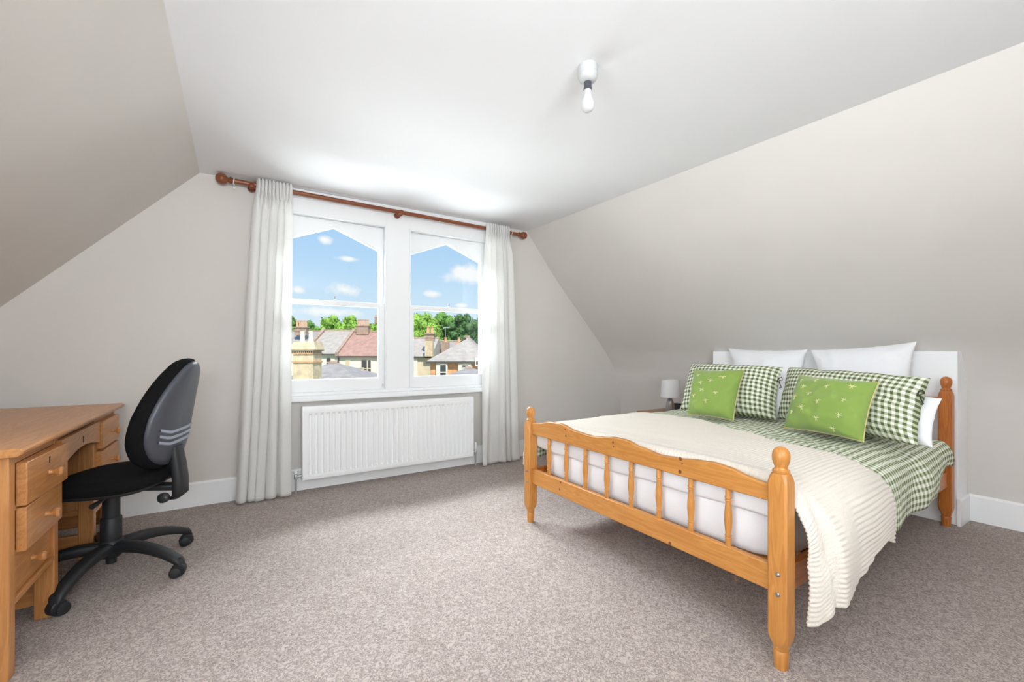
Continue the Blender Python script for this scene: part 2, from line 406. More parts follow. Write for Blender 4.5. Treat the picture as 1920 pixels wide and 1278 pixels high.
for yc in (FILL_DORM[0]-0.05, FILL_DORM[1]): prism(bm, [(-0.22-1.43*DT, dz), (-1.65, 0.80), (-1.77, 0.80), (-1.77, dz)], yc, yc+0.05, lambda p, t: (p[0], t, p[1]))
box(bm, -1.77, -0.22-1.43*DT, FILL_DORM[0]-0.05, FILL_DORM[1]+0.05, dz, dz+0.08)
tag(obj('wall_left', bm, 'wall_paint', ang=20), kind='structure')
w = tag(bpy.data.objects.new('window_2', None), kind='structure'); COL.objects.link(w); w.location = (-1.70, FILL_DORM[0], 0.81); WPOS[w.name] = Vector(w.location)  # unseen dormer window, added to let the fill lamp in
for b in ((FILL_DORM[0], FILL_DORM[0]+0.06, 0.81, dz), (FILL_DORM[1]-0.06, FILL_DORM[1], 0.81, dz), (FILL_DORM[0]+0.06, FILL_DORM[1]-0.06, 0.81, 0.88), (FILL_DORM[0]+0.06, FILL_DORM[1]-0.06, dz-0.06, dz), (0.13, 0.17, 0.88, dz-0.06)): bxo('window_frame', -1.74, -1.67, *b, 'sash_white', w)
bxo('pane', -1.712, -1.708, FILL_DORM[0]+0.06, FILL_DORM[1]-0.06, 0.88, dz-0.06, 'window_glass', w, bevel=0)
# finer right wall so that the curve into the knee wall is smooth
rp = catmull([(x, z, 0) for x, z in RPROF[:-1]], 4)
rp = [(p.x, p.y) for p in rp] + [(3.88, -0.05)]
skin('wall_right', [pt_r(x, z, Y0) for x, z in rp], [pt_r(x, z, Y1) for x, z in rp], 0.15, (1, 0, 0.3), ang=60)
# window wall: built around the opening that the window frame fills
WX0, WX1, WZ0 = 0.17, 2.17, 0.69
bm = nb()
box(bm, -2.0, WX0, WY, WY+0.28, -0.05, CZ+0.1); box(bm, WX1, 4.2, WY, WY+0.28, -0.05, CZ+0.1); box(bm, WX0, WX1, WY, WY+0.28, -0.05, WZ0)
box(bm, WX0, WX1, WY, WY+0.28, 2.29, CZ+0.1)
tag(obj('wall_front', bm, 'wall_paint'), kind='structure')
# wall behind the camera, with an unseen window added for the fill light
bm = nb(); xs = [-1.9, FILL_WINB[0][0], FILL_WINB[0][1], 4.5]
for a, b in ((0, 1), (2, 3)): box(bm, xs[a], xs[b], BACK_Y-0.1, BACK_Y, -0.05, CZ+0.1)
for x0, x1 in FILL_WINB: box(bm, x0, x1, BACK_Y-0.1, BACK_Y, -0.05, 0.72); box(bm, x0, x1, BACK_Y-0.1, BACK_Y, 2.18, CZ+0.1)
tag(obj('wall_back', bm, 'wall_paint'), kind='structure')
for k, (x0, x1) in enumerate(FILL_WINB):
    w = tag(bpy.data.objects.new('window_%d' % (k+3), None), kind='structure'); COL.objects.link(w); w.location = (x0, BACK_Y, 0.72); WPOS[w.name] = Vector(w.location)  # added rear window, out of view, in front of its fill lamp
    bm = nb()
    box(bm, x0, x0+0.05, BACK_Y-0.08, BACK_Y-0.02, 0.72, 2.18); box(bm, x1-0.05, x1, BACK_Y-0.08, BACK_Y-0.02, 0.72, 2.18)
    box(bm, x0+0.05, x1-0.05, BACK_Y-0.08, BACK_Y-0.02, 0.72, 0.78); box(bm, x0+0.05, x1-0.05, BACK_Y-0.08, BACK_Y-0.02, 2.12, 2.18)
    obj('window_frame', bm, 'sash_white', w)
    bxo('pane', x0+0.05, x1-0.05, BACK_Y-0.052, BACK_Y-0.048, 0.78, 2.12, 'window_glass', w, bevel=0)
# skirting boards
SKH = 0.165
SKP = [(0, 0), (0.018, 0), (0.018, SKH-0.012), (0.012, SKH), (0, SKH)]
def skirt(name, fn, lo, hi):
    bm = nb(); prism(bm, SKP, lo, hi, fn); return tag(obj(name, bm, 'gloss_white', ang=20), kind='structure')
skirt('baseboard_front', lambda p, t: (t, WY-p[0], p[1]), -1.65, 3.88)
skirt('baseboard_right', lambda p, t: (3.88+kshift(t)-p[0], t, p[1]), BACK_Y, 0.79)
skirt('baseboard_right_far', lambda p, t: (3.88+kshift(t)-p[0], t, p[1]), 2.37, WY-0.02)
skirt('baseboard_left', lambda p, t: (-1.65+p[0], t, p[1]), BACK_Y, WY-0.02)
# white painted boxing behind the bed head
def bxf(y): return 3.72-0.045*(y-0.79)
def bxr(y, z): return interp(-z, [-p[1] for p in RPROF], [p[0] for p in RPROF]) + zshift(y, z) + 0.01
bm = nb(); BY0, BY1, BZ = 0.79, 2.36, 1.064
levels = [0.0, 0.4, 0.6, 0.75, 0.85, 0.95, BZ]
fr = [[bm.verts.new((bxf(y), y, z)) for z in levels] for y in (BY0, BY1)]
rr_ = [[bm.verts.new((max(bxr(y, z), bxf(y)+0.02), y, z)) for z in levels] for y in (BY0, BY1)]
for j in range(len(levels)-1):
    bm.faces.new((fr[0][j], fr[1][j], fr[1][j+1], fr[0][j+1])); bm.faces.new((rr_[0][j], rr_[0][j+1], rr_[1][j+1], rr_[1][j]))
    bm.faces.new((fr[0][j], fr[0][j+1], rr_[0][j+1], rr_[0][j])); bm.faces.new((fr[1][j], rr_[1][j], rr_[1][j+1], fr[1][j+1]))
bm.faces.new((fr[0][-1], fr[1][-1], rr_[1][-1], rr_[0][-1])); bm.faces.new((fr[0][0], rr_[0][0], rr_[1][0], fr[1][0]))
bmesh.ops.remove_doubles(bm, verts=bm.verts, dist=1e-5)
boxing = tag(obj('trim_1', bm, 'gloss_white', ang=25, bevel=0.004), 'white painted boxing standing behind the bed head against the sloping wall', kind='structure')
bm = nb(); prism(bm, SKP, 3.706, 3.925, lambda p, t: (t, BY0-p[0], p[1])); obj('skirting', bm, 'gloss_white', boxing, ang=20)

# ------------------------------------------------------------------ sash windows in view
win = tag(bpy.data.objects.new('window_1', None), 'white double sash window with pointed heads above the radiator', kind='structure'); COL.objects.link(win); win.location = (1.17, WY, WZ0); WPOS['window_1'] = Vector(win.location)
FY = WY-0.012     # front of the fixed frame
OPEN = [(0.27, 1.07), (1.27, 2.07)]; OZ0, OZ1 = 0.745, 2.132
bxo('jamb', WX0-0.03, OPEN[0][0], FY, WY+0.22, WZ0+0.03, 2.297, 'sash_white', win, 0.003)
bxo('jamb', OPEN[1][1], WX1+0.03, FY, WY+0.22, WZ0+0.03, 2.297, 'sash_white', win, 0.003)
bxo('mullion', OPEN[0][1], OPEN[1][0], FY, WY+0.22, WZ0+0.03, 2.25, 'sash_white', win, 0.003)
bxo('head', OPEN[0][0], OPEN[1][1], FY+0.001, WY+0.22, OZ1, 2.297, 'sash_white', win, 0.003)
bxo('head_moulding', WX0-0.03, WX1+0.03, FY-0.02, FY, 2.235, 2.262, 'sash_white', win, 0.006)
bxo('head_moulding', WX0-0.03, WX1+0.03, FY-0.035, FY, 2.262, 2.299, 'sash_white', win, 0.004)
bxo('sill', WX0-0.05, WX1+0.05, 3.635, WY+0.22, 0.678, 0.722, 'sash_white', win, 0.012, seg=4)
bxo('sill_rail', WX0-0.03, WX1+0.03, FY-0.004, WY+0.2, 0.722, OZ0, 'sash_white', win, 0.003)
for (x0, x1) in OPEN:
    xc = (x0+x1)/2
    # staff bead round the opening
    for nm, b in (('bead', (x0, x0+0.012, FY-0.008, FY+0.012, OZ0, OZ1)), ('bead', (x1-0.012, x1, FY-0.008, FY+0.012, OZ0, OZ1)), ('bead', (x0+0.012, x1-0.012, FY-0.008, FY+0.012, OZ1-0.014, OZ1))):
        bxo(nm, *b, 'sash_white', win, 0.003)
    # upper sash, outer track, with a pointed-head opening
    yu0, yu1 = 3.775, 3.815; hw = 0.372; gz0, gsh, gap = 1.47, 1.935, 2.085
    outer = [(x0+0.001, 1.445), (x1-0.001, 1.445), (x1-0.001, OZ1), (xc, OZ1), (x0+0.001, OZ1)]
    inner = [(xc-hw, gz0), (xc+hw, gz0), (xc+hw, gsh), (xc, gap), (xc-hw, gsh)]
    def frame(name, outer, inner, ya, yb, mat, par, bev):
        bm = nb(); n = len(outer)
        o = [[bm.verts.new((p[0], y, p[1])) for p in outer] for y in (ya, yb)]; q = [[bm.verts.new((p[0], y, p[1])) for p in inner] for y in (ya, yb)]
        for i in range(n):
            j = (i+1) % n
            bm.faces.new((o[0][i], o[0][j], q[0][j], q[0][i])); bm.faces.new((o[1][i], q[1][i], q[1][j], o[1][j]))
            bm.faces.new((o[0][i], o[1][i], o[1][j], o[0][j])); bm.faces.new((q[0][i], q[0][j], q[1][j], q[1][i]))
        return obj(name, bm, mat, par, ang=20, bevel=bev)
    us = frame('upper_sash', outer, inner, yu0, yu1, 'sash_white', win, 0.002)
    inn2 = [(xc-hw+0.012, gz0), (xc+hw-0.012, gz0), (xc+hw-0.012, gsh-0.006), (xc, gap-0.013), (xc-hw+0.012, gsh-0.006)]
    frame('glazing_bead', inner, inn2, yu0+0.004, yu1-0.01, 'gloss_white', us, 0.0)
    bm = nb(); prism(bm, inner, yu0+0.022, yu0+0.026, lambda p, t: (p[0], t, p[1])); obj('pane', bm, 'window_glass', us, ang=None)
    # lower sash, inner track
    yl0, yl1 = 3.725, 3.765; hl = 0.352
    o2 = [(x0+0.001, OZ0), (x1-0.001, OZ0), (x1-0.001, 1.472), (x0+0.001, 1.472)]
    i2 = [(xc-hl, 0.836), (xc+hl, 0.836), (xc+hl, 1.440), (xc-hl, 1.440)]
    ls = frame('lower_sash', o2, i2, yl0, yl1, 'sash_white', win, 0.002)
    i3 = [(xc-hl+0.008, 0.844), (xc+hl-0.008, 0.844), (xc+hl-0.008, 1.434), (xc-hl+0.008, 1.434)]
    frame('glazing_bead', i2, i3, yl0+0.006, yl1-0.01, 'gloss_white', ls, 0.0)
    bxo('pane', xc-hl, xc+hl, yl0+0.022, yl0+0.026, 0.836, 1.44, 'window_glass', ls, 0, ang=None)
    # fastener on the meeting rail and a sash stop on the stile
    bm = nb(); lathe(bm, [(0.012, 0), (0.012, 0.008), (0.006, 0.012), (0.006, 0.024), (0.010, 0.030), (0.0075, 0.036)], (xc, yl0+0.02, 1.472), n=12); obj('sash_fastener', bm, 'brushed_steel', ls)
    bm = nb(); tube(bm, [(x1-0.022, yl0+0.03, 1.475), (x1-0.02, yl0+0.028, 1.51), (x1-0.02, yl0+0.028, 1.56)], [0.006, 0.007, 0.004], 8); obj('sash_stop', bm, 'plastic_white', us)
    bm = nb(); tube(bm, [(x1-0.02, yl0-0.003, 0.765), (x1-0.02, yl0-0.004, 0.79)], 0.004, 8); obj('sash_screw', bm, 'brushed_steel', ls)

# ------------------------------------------------------------------ curtain pole and curtains
pole = thing('curtain_pole', 'brown wooden curtain pole with ball finials above the window', 'curtain pole', (1.17, 3.615, 2.21))
def pz(x): return 2.258 - (x+0.1)*0.0135
PY = 3.612
bm = nb(); tube(bm, [(-0.03, PY, pz(-0.03)), (1.17, PY, pz(1.17)), (2.36, PY, pz(2.36))], 0.0165, 14); obj('rod', bm, 'rod_wood', pole)
for sx, x0 in ((-1, -0.03), (1, 2.36)):
    bm = nb(); lathe(bm, [(0.0175, 0), (0.022, 0.003), (0.024, 0.010), (0.019, 0.016), (0.015, 0.022), (0.018, 0.028), (0.028, 0.036), (0.0345, 0.050), (0.036, 0.062), (0.0335, 0.076), (0.026, 0.088), (0.012, 0.096), (0.003, 0.098)], (x0, PY, pz(x0)), (sx, 0, -0.0135*sx), 18)
    obj('finial', bm, 'rod_wood', pole)
for xb in (1.17, 0.10, 2.24):
    bm = nb(); z = pz(xb)
    lathe(bm, [(0.026, 0), (0.026, 0.010), (0.014, 0.018), (0.012, 0.05), (0.012, WY-0.03-PY)], (xb-0.012, WY-0.02, z-0.012), (0, -1, 0), 14)
    lathe(bm, [(0.004, 0), (0.018, 0.004), (0.022, 0.014), (0.020, 0.024), (0.012, 0.032), (0.002, 0.034)], (xb-0.012, PY-0.002, z-0.018), (0, -1, -0.1), 14)
    lathe(bm, [(0.022, -0.008), (0.022, 0.008)], (xb+0.006, PY, z), (1, 0, 0), 16)
    obj('bracket', bm, 'rod_wood', pole)
for xh in (-0.02, 2.275):
    bm = nb(); z = pz(xh)
    tube(bm, [(xh+0.020*math.cos(a*PI/8)*0.15, PY+0.0205*math.sin(a*PI/8), z+0.0205*math.cos(a*PI/8)) for a in range(16)], 0.0025, 6, closed=True)
    tube(bm, [(xh, PY, z-0.02), (xh+0.003, PY-0.004, z-0.034), (xh-0.003, PY-0.006, z-0.052), (xh+0.006, PY-0.006, z-0.056), (xh+0.008, PY-0.005, z-0.046)], 0.003, 6)
    obj('glider_hook', bm, 'plastic_white', pole)
def curtain(name, label, top, bot, nf, seed, ztop):
    rnd = random.Random(seed); ph = [rnd.uniform(0, 6) for _ in range(8)]
    bm = nb(); NU, NV = 180, 90; zb = 0.012; YC = 3.565
    def fn(u, v):
        z = ztop - (ztop-zb)*v
        t0 = v**0.9
        x = (top[0]+(top[1]-top[0])*u)*(1-t0) + (bot[0]+(bot[1]-bot[0])*u)*t0
        hdr = max(0.0, min(1.0, (v-0.05)/0.06))
        # tight gathers in the heading, deep loose folds below
        a1 = 0.010*math.sin(u*2*PI*(nf*2)+ph[0])*(1-hdr)
        uu = u + 0.035*math.sin(v*2.4+ph[1]+u*3)+0.045*math.sin(u*7+v*2.0+ph[2])*v
        fold = math.sin(uu*2*PI*nf+ph[3])
        fold = math.copysign(abs(fold)**0.8, fold)
        a2 = (0.017+0.010*v)*(0.65+0.45*math.sin(u*11+ph[6]))*fold*hdr + 0.012*math.sin(uu*2*PI*nf*0.47+ph[4]+v*1.5)*hdr
        x += 0.010*math.cos(uu*2*PI*nf+ph[3])*hdr
        z2 = z + (0.012*math.sin(u*9+ph[5])*max(0, v-0.9)*10*0.4 if v > 0.9 else 0)
        if v > 0.985: a2 *= 1.05
        return Vector((x, YC + a1 + a2 - 0.006*hdr, max(z2, 0.006)))
    grid(bm, fn, NU, NV)
    o = obj(name, bm, 'curtain_cloth', ang=80, fixn=False)
    s = o.modifiers.new('solidify', 'SOLIDIFY'); s.thickness = 0.003
    return tag(o, label, 'curtain', 'curtains at the window')
c1 = curtain('curtain', 'off white pleated curtain hanging left of the window beside the radiator valve', (0.118, 0.345), (-0.005, 0.325), 4.6, 3, 2.283)
c2 = curtain('curtain', 'off white pleated curtain hanging right of the window near the foot of the bed', (1.972, 2.222), (1.925, 2.335), 4.4, 11, 2.262)
for c, (xa, xb), zt in ((c1, (0.12, 0.343), 2.283), (c2, (1.975, 2.22), 2.262)):
    n = 10
    for i in range(n):
        x = xa+(xb-xa)*(i+0.5)/n
        bm = nb(); tube(bm, [(x, 3.553, zt+0.004), (x+0.001, 3.546, zt-0.03), (x-0.001, 3.547, zt-0.075), (x, 3.556, zt-0.125)], [0.006, 0.0095, 0.0085, 0.004], 8)
        obj('pleat', bm, 'curtain_cloth', c, ang=80)

# ------------------------------------------------------------------ radiator
rad = thing('radiator', 'long white ribbed panel radiator under the window', 'radiator', (1.13, 3.64, 0.0))
RX0, RX1, RZ0, RZ1, RY = 0.418, 1.842, 0.09, 0.648, 3.585
bm = nb(); nr = 33; prof = []
pitch = (RX1-RX0-0.05)/nr
xs0 = RX0+0.025
prof.append((RX0, RY)); prof.append((xs0, RY))
for i in range(nr):
    xa = xs0+pitch*i
    prof += [(xa+pitch*0.30, RY), (xa+pitch*0.42, RY+0.012), (xa+pitch*0.74, RY+0.012), (xa+pitch*0.88, RY)]
prof.append((RX1, RY))
lev = [(RZ0+0.045, 0.0), (RZ0+0.062, 1.0), (RZ1-0.07, 1.0), (RZ1-0.052, 0.0)]
vs = [[bm.verts.new((x, RY+(y-RY)*k, z)) for x, y in prof] for z, k in lev]
for a, b in zip(vs[:-1], vs[1:]):
    for i in range(len(prof)-1): bm.faces.new((a[i], a[i+1], b[i+1], b[i]))
obj('ribbed_panel', bm, 'radiator_white', rad, ang=30, fixn=False)
bm = nb(); prism(bm, [(RY, RZ0+0.045), (RY-0.004, RZ0+0.03), (RY, RZ0+0.008), (RY+0.008, RZ0), (RY+0.05, RZ0), (RY+0.05, RZ0+0.045)], RX0, RX1, lambda p, t: (t, p[0], p[1])); obj('bottom_edge', bm, 'radiator_white', rad, ang=30)
bm = nb(); prism(bm, [(RY, RZ1-0.052), (RY-0.003, RZ1-0.02), (RY+0.004, RZ1), (RY+0.062, RZ1), (RY+0.062, RZ1-0.052)], RX0, RX1, lambda p, t: (t, p[0], p[1])); obj('top_edge', bm, 'radiator_white', rad, ang=30)
bxo('end_cover', RX0-0.006, RX0, RY-0.002, RY+0.064, RZ0+0.006, RZ1, 'radiator_white', rad)
bxo('end_cover', RX1, RX1+0.006, RY-0.002, RY+0.064, RZ0+0.006, RZ1, 'radiator_white', rad)
bxo('back_panel', RX0+0.01, RX1-0.01, RY+0.02, RY+0.055, RZ0+0.02, RZ1-0.03, 'radiator_white', rad)
for xb in (0.65, 1.6): bxo('wall_bracket', xb-0.02, xb+0.02, RY+0.055, WY, 0.2, 0.55, 'radiator_white', rad)
for xv, sg, knob in ((0.372, 1, 0.03), (1.888, -1, 0.07)):
    bm = nb(); tube(bm, [(xv, 3.625, 0.0), (xv, 3.625, 0.12)], 0.0075, 10)
    v = obj('pipe', bm, 'chrome', rad)
    bm = nb(); lathe(bm, [(0.011, 0), (0.014, 0.006), (0.014, 0.03), (0.010, 0.036)], (xv, 3.625, 0.105), n=12)
    tube(bm, [(xv, 3.625, 0.125), (xv+sg*0.045, 3.625, 0.125)], [0.011, 0.011], 10)
    vb = obj('valve', bm, 'chrome', rad)
    bm = nb(); lathe(bm, [(0.011, 0), (0.015, 0.004), (0.015, knob*0.7), (0.011, knob), (0.004, knob+0.004)], (xv, 3.625, 0.142), n=12); obj('valve_cap', bm, 'plastic_white', vb)

# ------------------------------------------------------------------ ceiling light
cl = onZ(1102, 124, CZ); cl.z = CZ
lamp = thing('ceiling_light', 'white ceiling lamp holder with a bare opal bulb', 'ceiling light', (cl.x, cl.y, CZ-0.2))
bm = nb(); lathe(bm, [(0.041, 0), (0.043, -0.006), (0.0425, -0.030), (0.041, -0.034), (0.0425, -0.038), (0.042, -0.050), (0.036, -0.062), (0.024, -0.068), (0.020, -0.070)], cl, n=28); obj('lamp_holder', bm, 'holder_white', lamp)
bm = nb(); lathe(bm, [(0.0155, -0.068), (0.0165, -0.072), (0.0165, -0.092), (0.018, -0.095), (0.018, -0.102), (0.015, -0.104)], cl, n=20)
obj('socket_ring', bm, 'grey_plastic', lamp)
bm = nb(); lathe(bm, [(0.0145, -0.100), (0.0155, -0.125), (0.0195, -0.138), (0.026, -0.152), (0.0285, -0.166), (0.027, -0.180), (0.0215, -0.191), (0.012, -0.1975), (0.002, -0.1995)], cl, n=24); obj('bulb', bm, 'bulb_white', lamp)

# ------------------------------------------------------------------ desk
DX, DXT, DB = -0.62, -0.58, -1.30        # front of carcass, front edge of top, back
desk = thing('desk', 'honey coloured wooden pedestal desk with drawers and knobs', 'desk', (-0.95, 2.76, 0.0))
bm = nb()
tp = [(DXT, 0.741), (DXT-0.004, 0.747), (DXT-0.012, 0.75), (DB-0.02, 0.75), (DB-0.02, 0.722), (DXT-0.016, 0.722), (DXT-0.003, 0.73)]
prism(bm, tp, 2.02, 3.50, lambda p, t: (p[0], t, p[1]))
obj('desk_top', bm, 'desk_y', desk, bevel=0.006, seg=3)
def knob_mesh():
    bm = nb(); lathe(bm, [(0.010, 0), (0.0085, 0.006), (0.007, 0.012), (0.009, 0.018), (0.0155, 0.024), (0.0175, 0.031), (0.014, 0.038), (0.004, 0.0405)], (0, 0, 0), (1, 0, 0), 16); return bm
def drawer(y0, y1, z0, z1, xin, xout, twist=0.0, key=False, keyz=0.0):
    # front board, its proud edges and the box that runs back into the pedestal
    bm = nb(); hexa(bm, [(xin-0.004, y0, z0), (xout, y0, z0), (xout+twist, y1, z0), (xin-0.004, y1, z0), (xin-0.004, y0, z1), (xout, y0, z1), (xout+twist, y1, z1), (xin-0.004, y1, z1)])
    d = obj('drawer', bm, 'desk_y', desk, bevel=0.003)
    yc, zc = (y0+y1)/2, (z0+z1)/2-0.004
    k = knob_mesh(); bmesh.ops.translate(k, verts=k.verts, vec=(xout+twist/2-0.001, yc, zc)); obj('knob', k, 'desk_x', d)
    if key:
        kb = nb(); box(kb, xout+twist/2-0.002, xout+twist/2+0.0012, yc-0.003, yc+0.003, z1-0.042, z1-0.022); lathe(kb, [(0.005, 0), (0.005, 0.0014)], (xout+twist/2, yc, z1-0.022), (1, 0, 0), 10); obj('keyhole', kb, 'keyhole_black', d, ang=None)
    return d
def pedestal(y0, y1, out1, out2):
    L = 0.045
    for ya in (y0, y1-L):
        for xa in (DX-L*1.3, DB+0.03):
            bxo('leg', xa, xa+L*1.3, ya, ya+L, 0.0, 0.722, 'desk_z', desk, 0.003)
    xf, xr = DX-L*1.3, DB+0.03+L*1.3
    for ya in (y0+0.008, y1-0.022):
        bxo('side_panel', xr, xf, ya, ya+0.014, 0.262, 0.722, 'desk_z', desk, 0.001)
        bxo('side_rail', xr, xf, ya-0.003, ya+0.02, 0.236, 0.262, 'desk_x', desk, 0.002)
        bxo('stretcher', xr, xf, ya-0.002, ya+0.02, 0.05, 0.135, 'desk_x', desk, 0.002)
    bxo('back_panel', DB+0.035, DB+0.049, y0+L, y1-L, 0.25, 0.722, 'desk_z', desk, 0.001)
    for z in (0.225, 0.385, 0.535): bxo('front_rail', DX-0.045, DX-0.001, y0+L, y1-L, z, z+0.018, 'desk_y', desk, 0.002)
    bxo('front_rail', DX-0.045, DX-0.003, y0+L, y1-L, 0.69, 0.722, 'desk_y', desk, 0.002)
pedestal(2.047, 2.50, 0, 0); pedestal(3.02, 3.47, 0, 0)
drawer(2.104, 2.468, 0.545, 0.690, DX, DX+0.024, 0.012, True)
drawer(2.104, 2.458, 0.392, 0.539, DX, DX+0.022, 0.0)
drawer(2.096, 2.452, 0.246, 0.384, DX-0.02, DX-0.012)
drawer(3.07, 3.432, 0.553, 0.695, DX, DX+0.026, 0.0)
drawer(3.055, 3.428, 0.400, 0.540, DX, DX+0.026, 0.0)
drawer(3.068, 3.424, 0.246, 0.384, DX-0.02, DX-0.012)
# arched centre drawer over the kneehole
bm = nb(); ay0, ay1 = 2.482, 3.058
arch = [(ay0, 0.70), (ay0, 0.585)] + [(ay0+0.02+(ay1-ay0-0.04)*t/14, 0.588+0.036*math.sin(PI*t/14)**0.8) for t in range(15)] + [(ay1, 0.585), (ay1, 0.70)]
prism(bm, arch, DX-0.002, DX+0.016, lambda p, t: (t, p[0], p[1])); apron = obj('arched_drawer', bm, 'desk_y', desk, ang=20, bevel=0.002)
kb = nb(); yc = (ay0+ay1)/2; box(kb, DX+0.014, DX+0.0175, yc-0.004, yc+0.004, 0.640, 0.664); lathe(kb, [(0.0065, 0), (0.0065, 0.0018)], (DX+0.016, yc, 0.664), (1, 0, 0), 10); obj('keyhole', kb, 'keyhole_black', apron, ang=None)
bxo('kneehole_rail', DB+0.04, DB+0.06, 2.50, 3.02, 0.45, 0.722, 'desk_y', desk, 0.002)
bxo('top_rail', DX-0.03, DX-0.004, 2.50, 3.02, 0.70, 0.722, 'desk_y', desk, 0.001)

# ------------------------------------------------------------------ office chair
CX, CY = -0.508, 2.776
chair = thing('office_chair', 'black fabric swivel office chair with grey back shell on castors', 'chair', (CX, CY, 0.0))
PHI = R(18)
fwd = Vector((-math.cos(PHI), math.sin(PHI), 0)); sid = Vector((math.sin(PHI), math.cos(PHI), 0)); UP = Vector((0, 0, 1))
C0 = Vector((CX, CY, 0))
def ch(a, b, z): return C0 + fwd*a + sid*b + UP*z     # a forward, b to the far side
for deg in (36, -36, -108, 180, 108):
    d = Vector((math.cos(R(deg)), math.sin(R(deg)), 0)); pr = Vector((-d.y, d.x, 0))
    bm = nb(); secs = []
    for t in [i/10 for i in range(11)]:
        r = 0.02+0.32*t
        z = 0.132 + 0.036*t*(1-t) - 0.056*t**2.4
        w = 0.031-0.006*t; hgt = 0.028-0.008*t
        c = C0 + d*r + UP*z
        secs.append([bm.verts.new(c + pr*(w*math.copysign(abs(math.cos(q))**0.7, math.cos(q))) + UP*(hgt*math.copysign(abs(math.sin(q))**0.7, math.sin(q)))) for q in [2*PI*k/14 for k in range(14)]])
    for r, z, k in ((0.350, 0.072, 0.9), (0.357, 0.062, 0.65)):
        c = C0 + d*r + UP*z; secs.append([bm.verts.new(c + pr*(0.025*k*math.cos(q)) + UP*(0.020*k*math.sin(q)) - d*0.004*math.sin(q)) for q in [2*PI*i/14 for i in range(14)]])
    for a, b in zip(secs[:-1], secs[1:]):
        for k in range(14): bm.faces.new((a[k], a[(k+1) % 14], b[(k+1) % 14], b[k]))
    bm.faces.new(secs[0]); bm.faces.new(secs[-1][::-1])
    obj('base_leg', bm, 'black_plastic', chair, ang=60)
    # castor: hood, stem and twin wheels
    cc = C0 + d*0.335; ang = R(deg)+PI/2+0.5*math.sin(deg)
    ax = Vector((math.cos(ang), math.sin(ang), 0)); tr = Vector((-ax.y, ax.x, 0))
    bm = nb(); lathe(bm, [(0.010, 0.045), (0.010, 0.075), (0.014, 0.08), (0.014, 0.092)], cc, n=10)
    lathe(bm, [(0.026, -0.020), (0.0300, -0.016), (0.0305, 0.0), (0.0300, 0.016), (0.026, 0.020)], cc+UP*0.034-tr*0.003, ax, 18)
    cst = obj('castor', bm, 'black_plastic', chair)
    for s in (-1, 1):
        bm = nb(); lathe(bm, [(0.006, 0.009*s), (0.020, 0.0095*s), (0.025, 0.011*s), (0.0262, 0.018*s), (0.0235, 0.026*s), (0.012, 0.029*s), (0.004, 0.0295*s)], cc+UP*0.0262+tr*0.006, ax, 20); obj('wheel', bm, 'black_plastic', cst)
bm = nb(); lathe(bm, [(0.034, 0.085), (0.046, 0.10), (0.050, 0.125), (0.047, 0.160), (0.040, 0.168)], C0, n=24); obj('hub', bm, 'black_plastic', chair)
bm = nb(); lathe(bm, [(0.020, 0.055), (0.0205, 0.09)], C0, n=18); obj('column_foot', bm, 'black_plastic', chair)
bm = nb(); lathe(bm, [(0.038, 0.16), (0.040, 0.17), (0.040, 0.270), (0.036, 0.275)], C0, n=22); obj('column_sleeve', bm, 'black_plastic', chair)
bm = nb(); lathe(bm, [(0.033, 0.27), (0.033, 0.405)], C0, n=22); obj('gas_column', bm, 'black_plastic', chair)
def boxch(bm, a0, a1, b0, b1, z0, z1): hexa(bm, [ch(a0, b0, z0), ch(a1, b0, z0), ch(a1, b1, z0), ch(a0, b1, z0), ch(a0, b0, z1), ch(a1, b0, z1), ch(a1, b1, z1), ch(a0, b1, z1)])
bm = nb(); boxch(bm, -0.13, 0.10, -0.07, 0.07, 0.392, 0.430); obj('mechanism', bm, 'black_plastic', chair, bevel=0.008)
bm = nb(); tube(bm, [ch(-0.05, -0.06, 0.41), ch(-0.06, -0.17, 0.405), ch(-0.06, -0.24, 0.398)], [0.006, 0.006, 0.012], 8); obj('lever', bm, 'black_plastic', chair)
# seat: squircle cushion with waterfall front, on a plastic pan
def sq(th, p=3.2):
    c, s = math.cos(th), math.sin(th); k = (abs(c)**p+abs(s)**p)**(-1/p); return c*k, s*k
def seat_ring(bm, scale, z, dip=0.0, n=48):
    out = []
    for k in range(n):
        c, s = sq(2*PI*k/n)
        a = c*0.245*scale+0.01; b = s*0.245*scale*(1.0-0.06*c)
        out.append(bm.verts.new(ch(a, b, z - dip*max(0, a)**2*1.3 + (0.010*max(0, -a-0.12)*4))))
    return out
def stack(bm, rings):
    for a, b in zip(rings[:-1], rings[1:]):
        for k in range(len(a)): bm.faces.new((a[k], a[(k+1) % len(a)], b[(k+1) % len(a)], b[k]))
    bm.faces.new(rings[0][::-1]); bm.faces.new(rings[-1])
bm = nb(); stack(bm, [seat_ring(bm, s, z, d) for s, z, d in ((0.93, 0.432, 0), (1.0, 0.440, .1), (1.015, 0.456, .2), (0.995, 0.474, .4), (0.93, 0.488, .5), (0.8, 0.4945, .5), (0.5, 0.497, .4), (0.15, 0.497, .3))]); obj('seat_cushion', bm, 'black_fabric', chair, ang=80)
bm = nb(); stack(bm, [seat_ring(bm, s, z, 0) for s, z in ((0.62, 0.418), (0.90, 0.420), (0.985, 0.430), (0.99, 0.440), (0.9, 0.442))]); obj('seat_pan', bm, 'black_plastic', chair, ang=60)
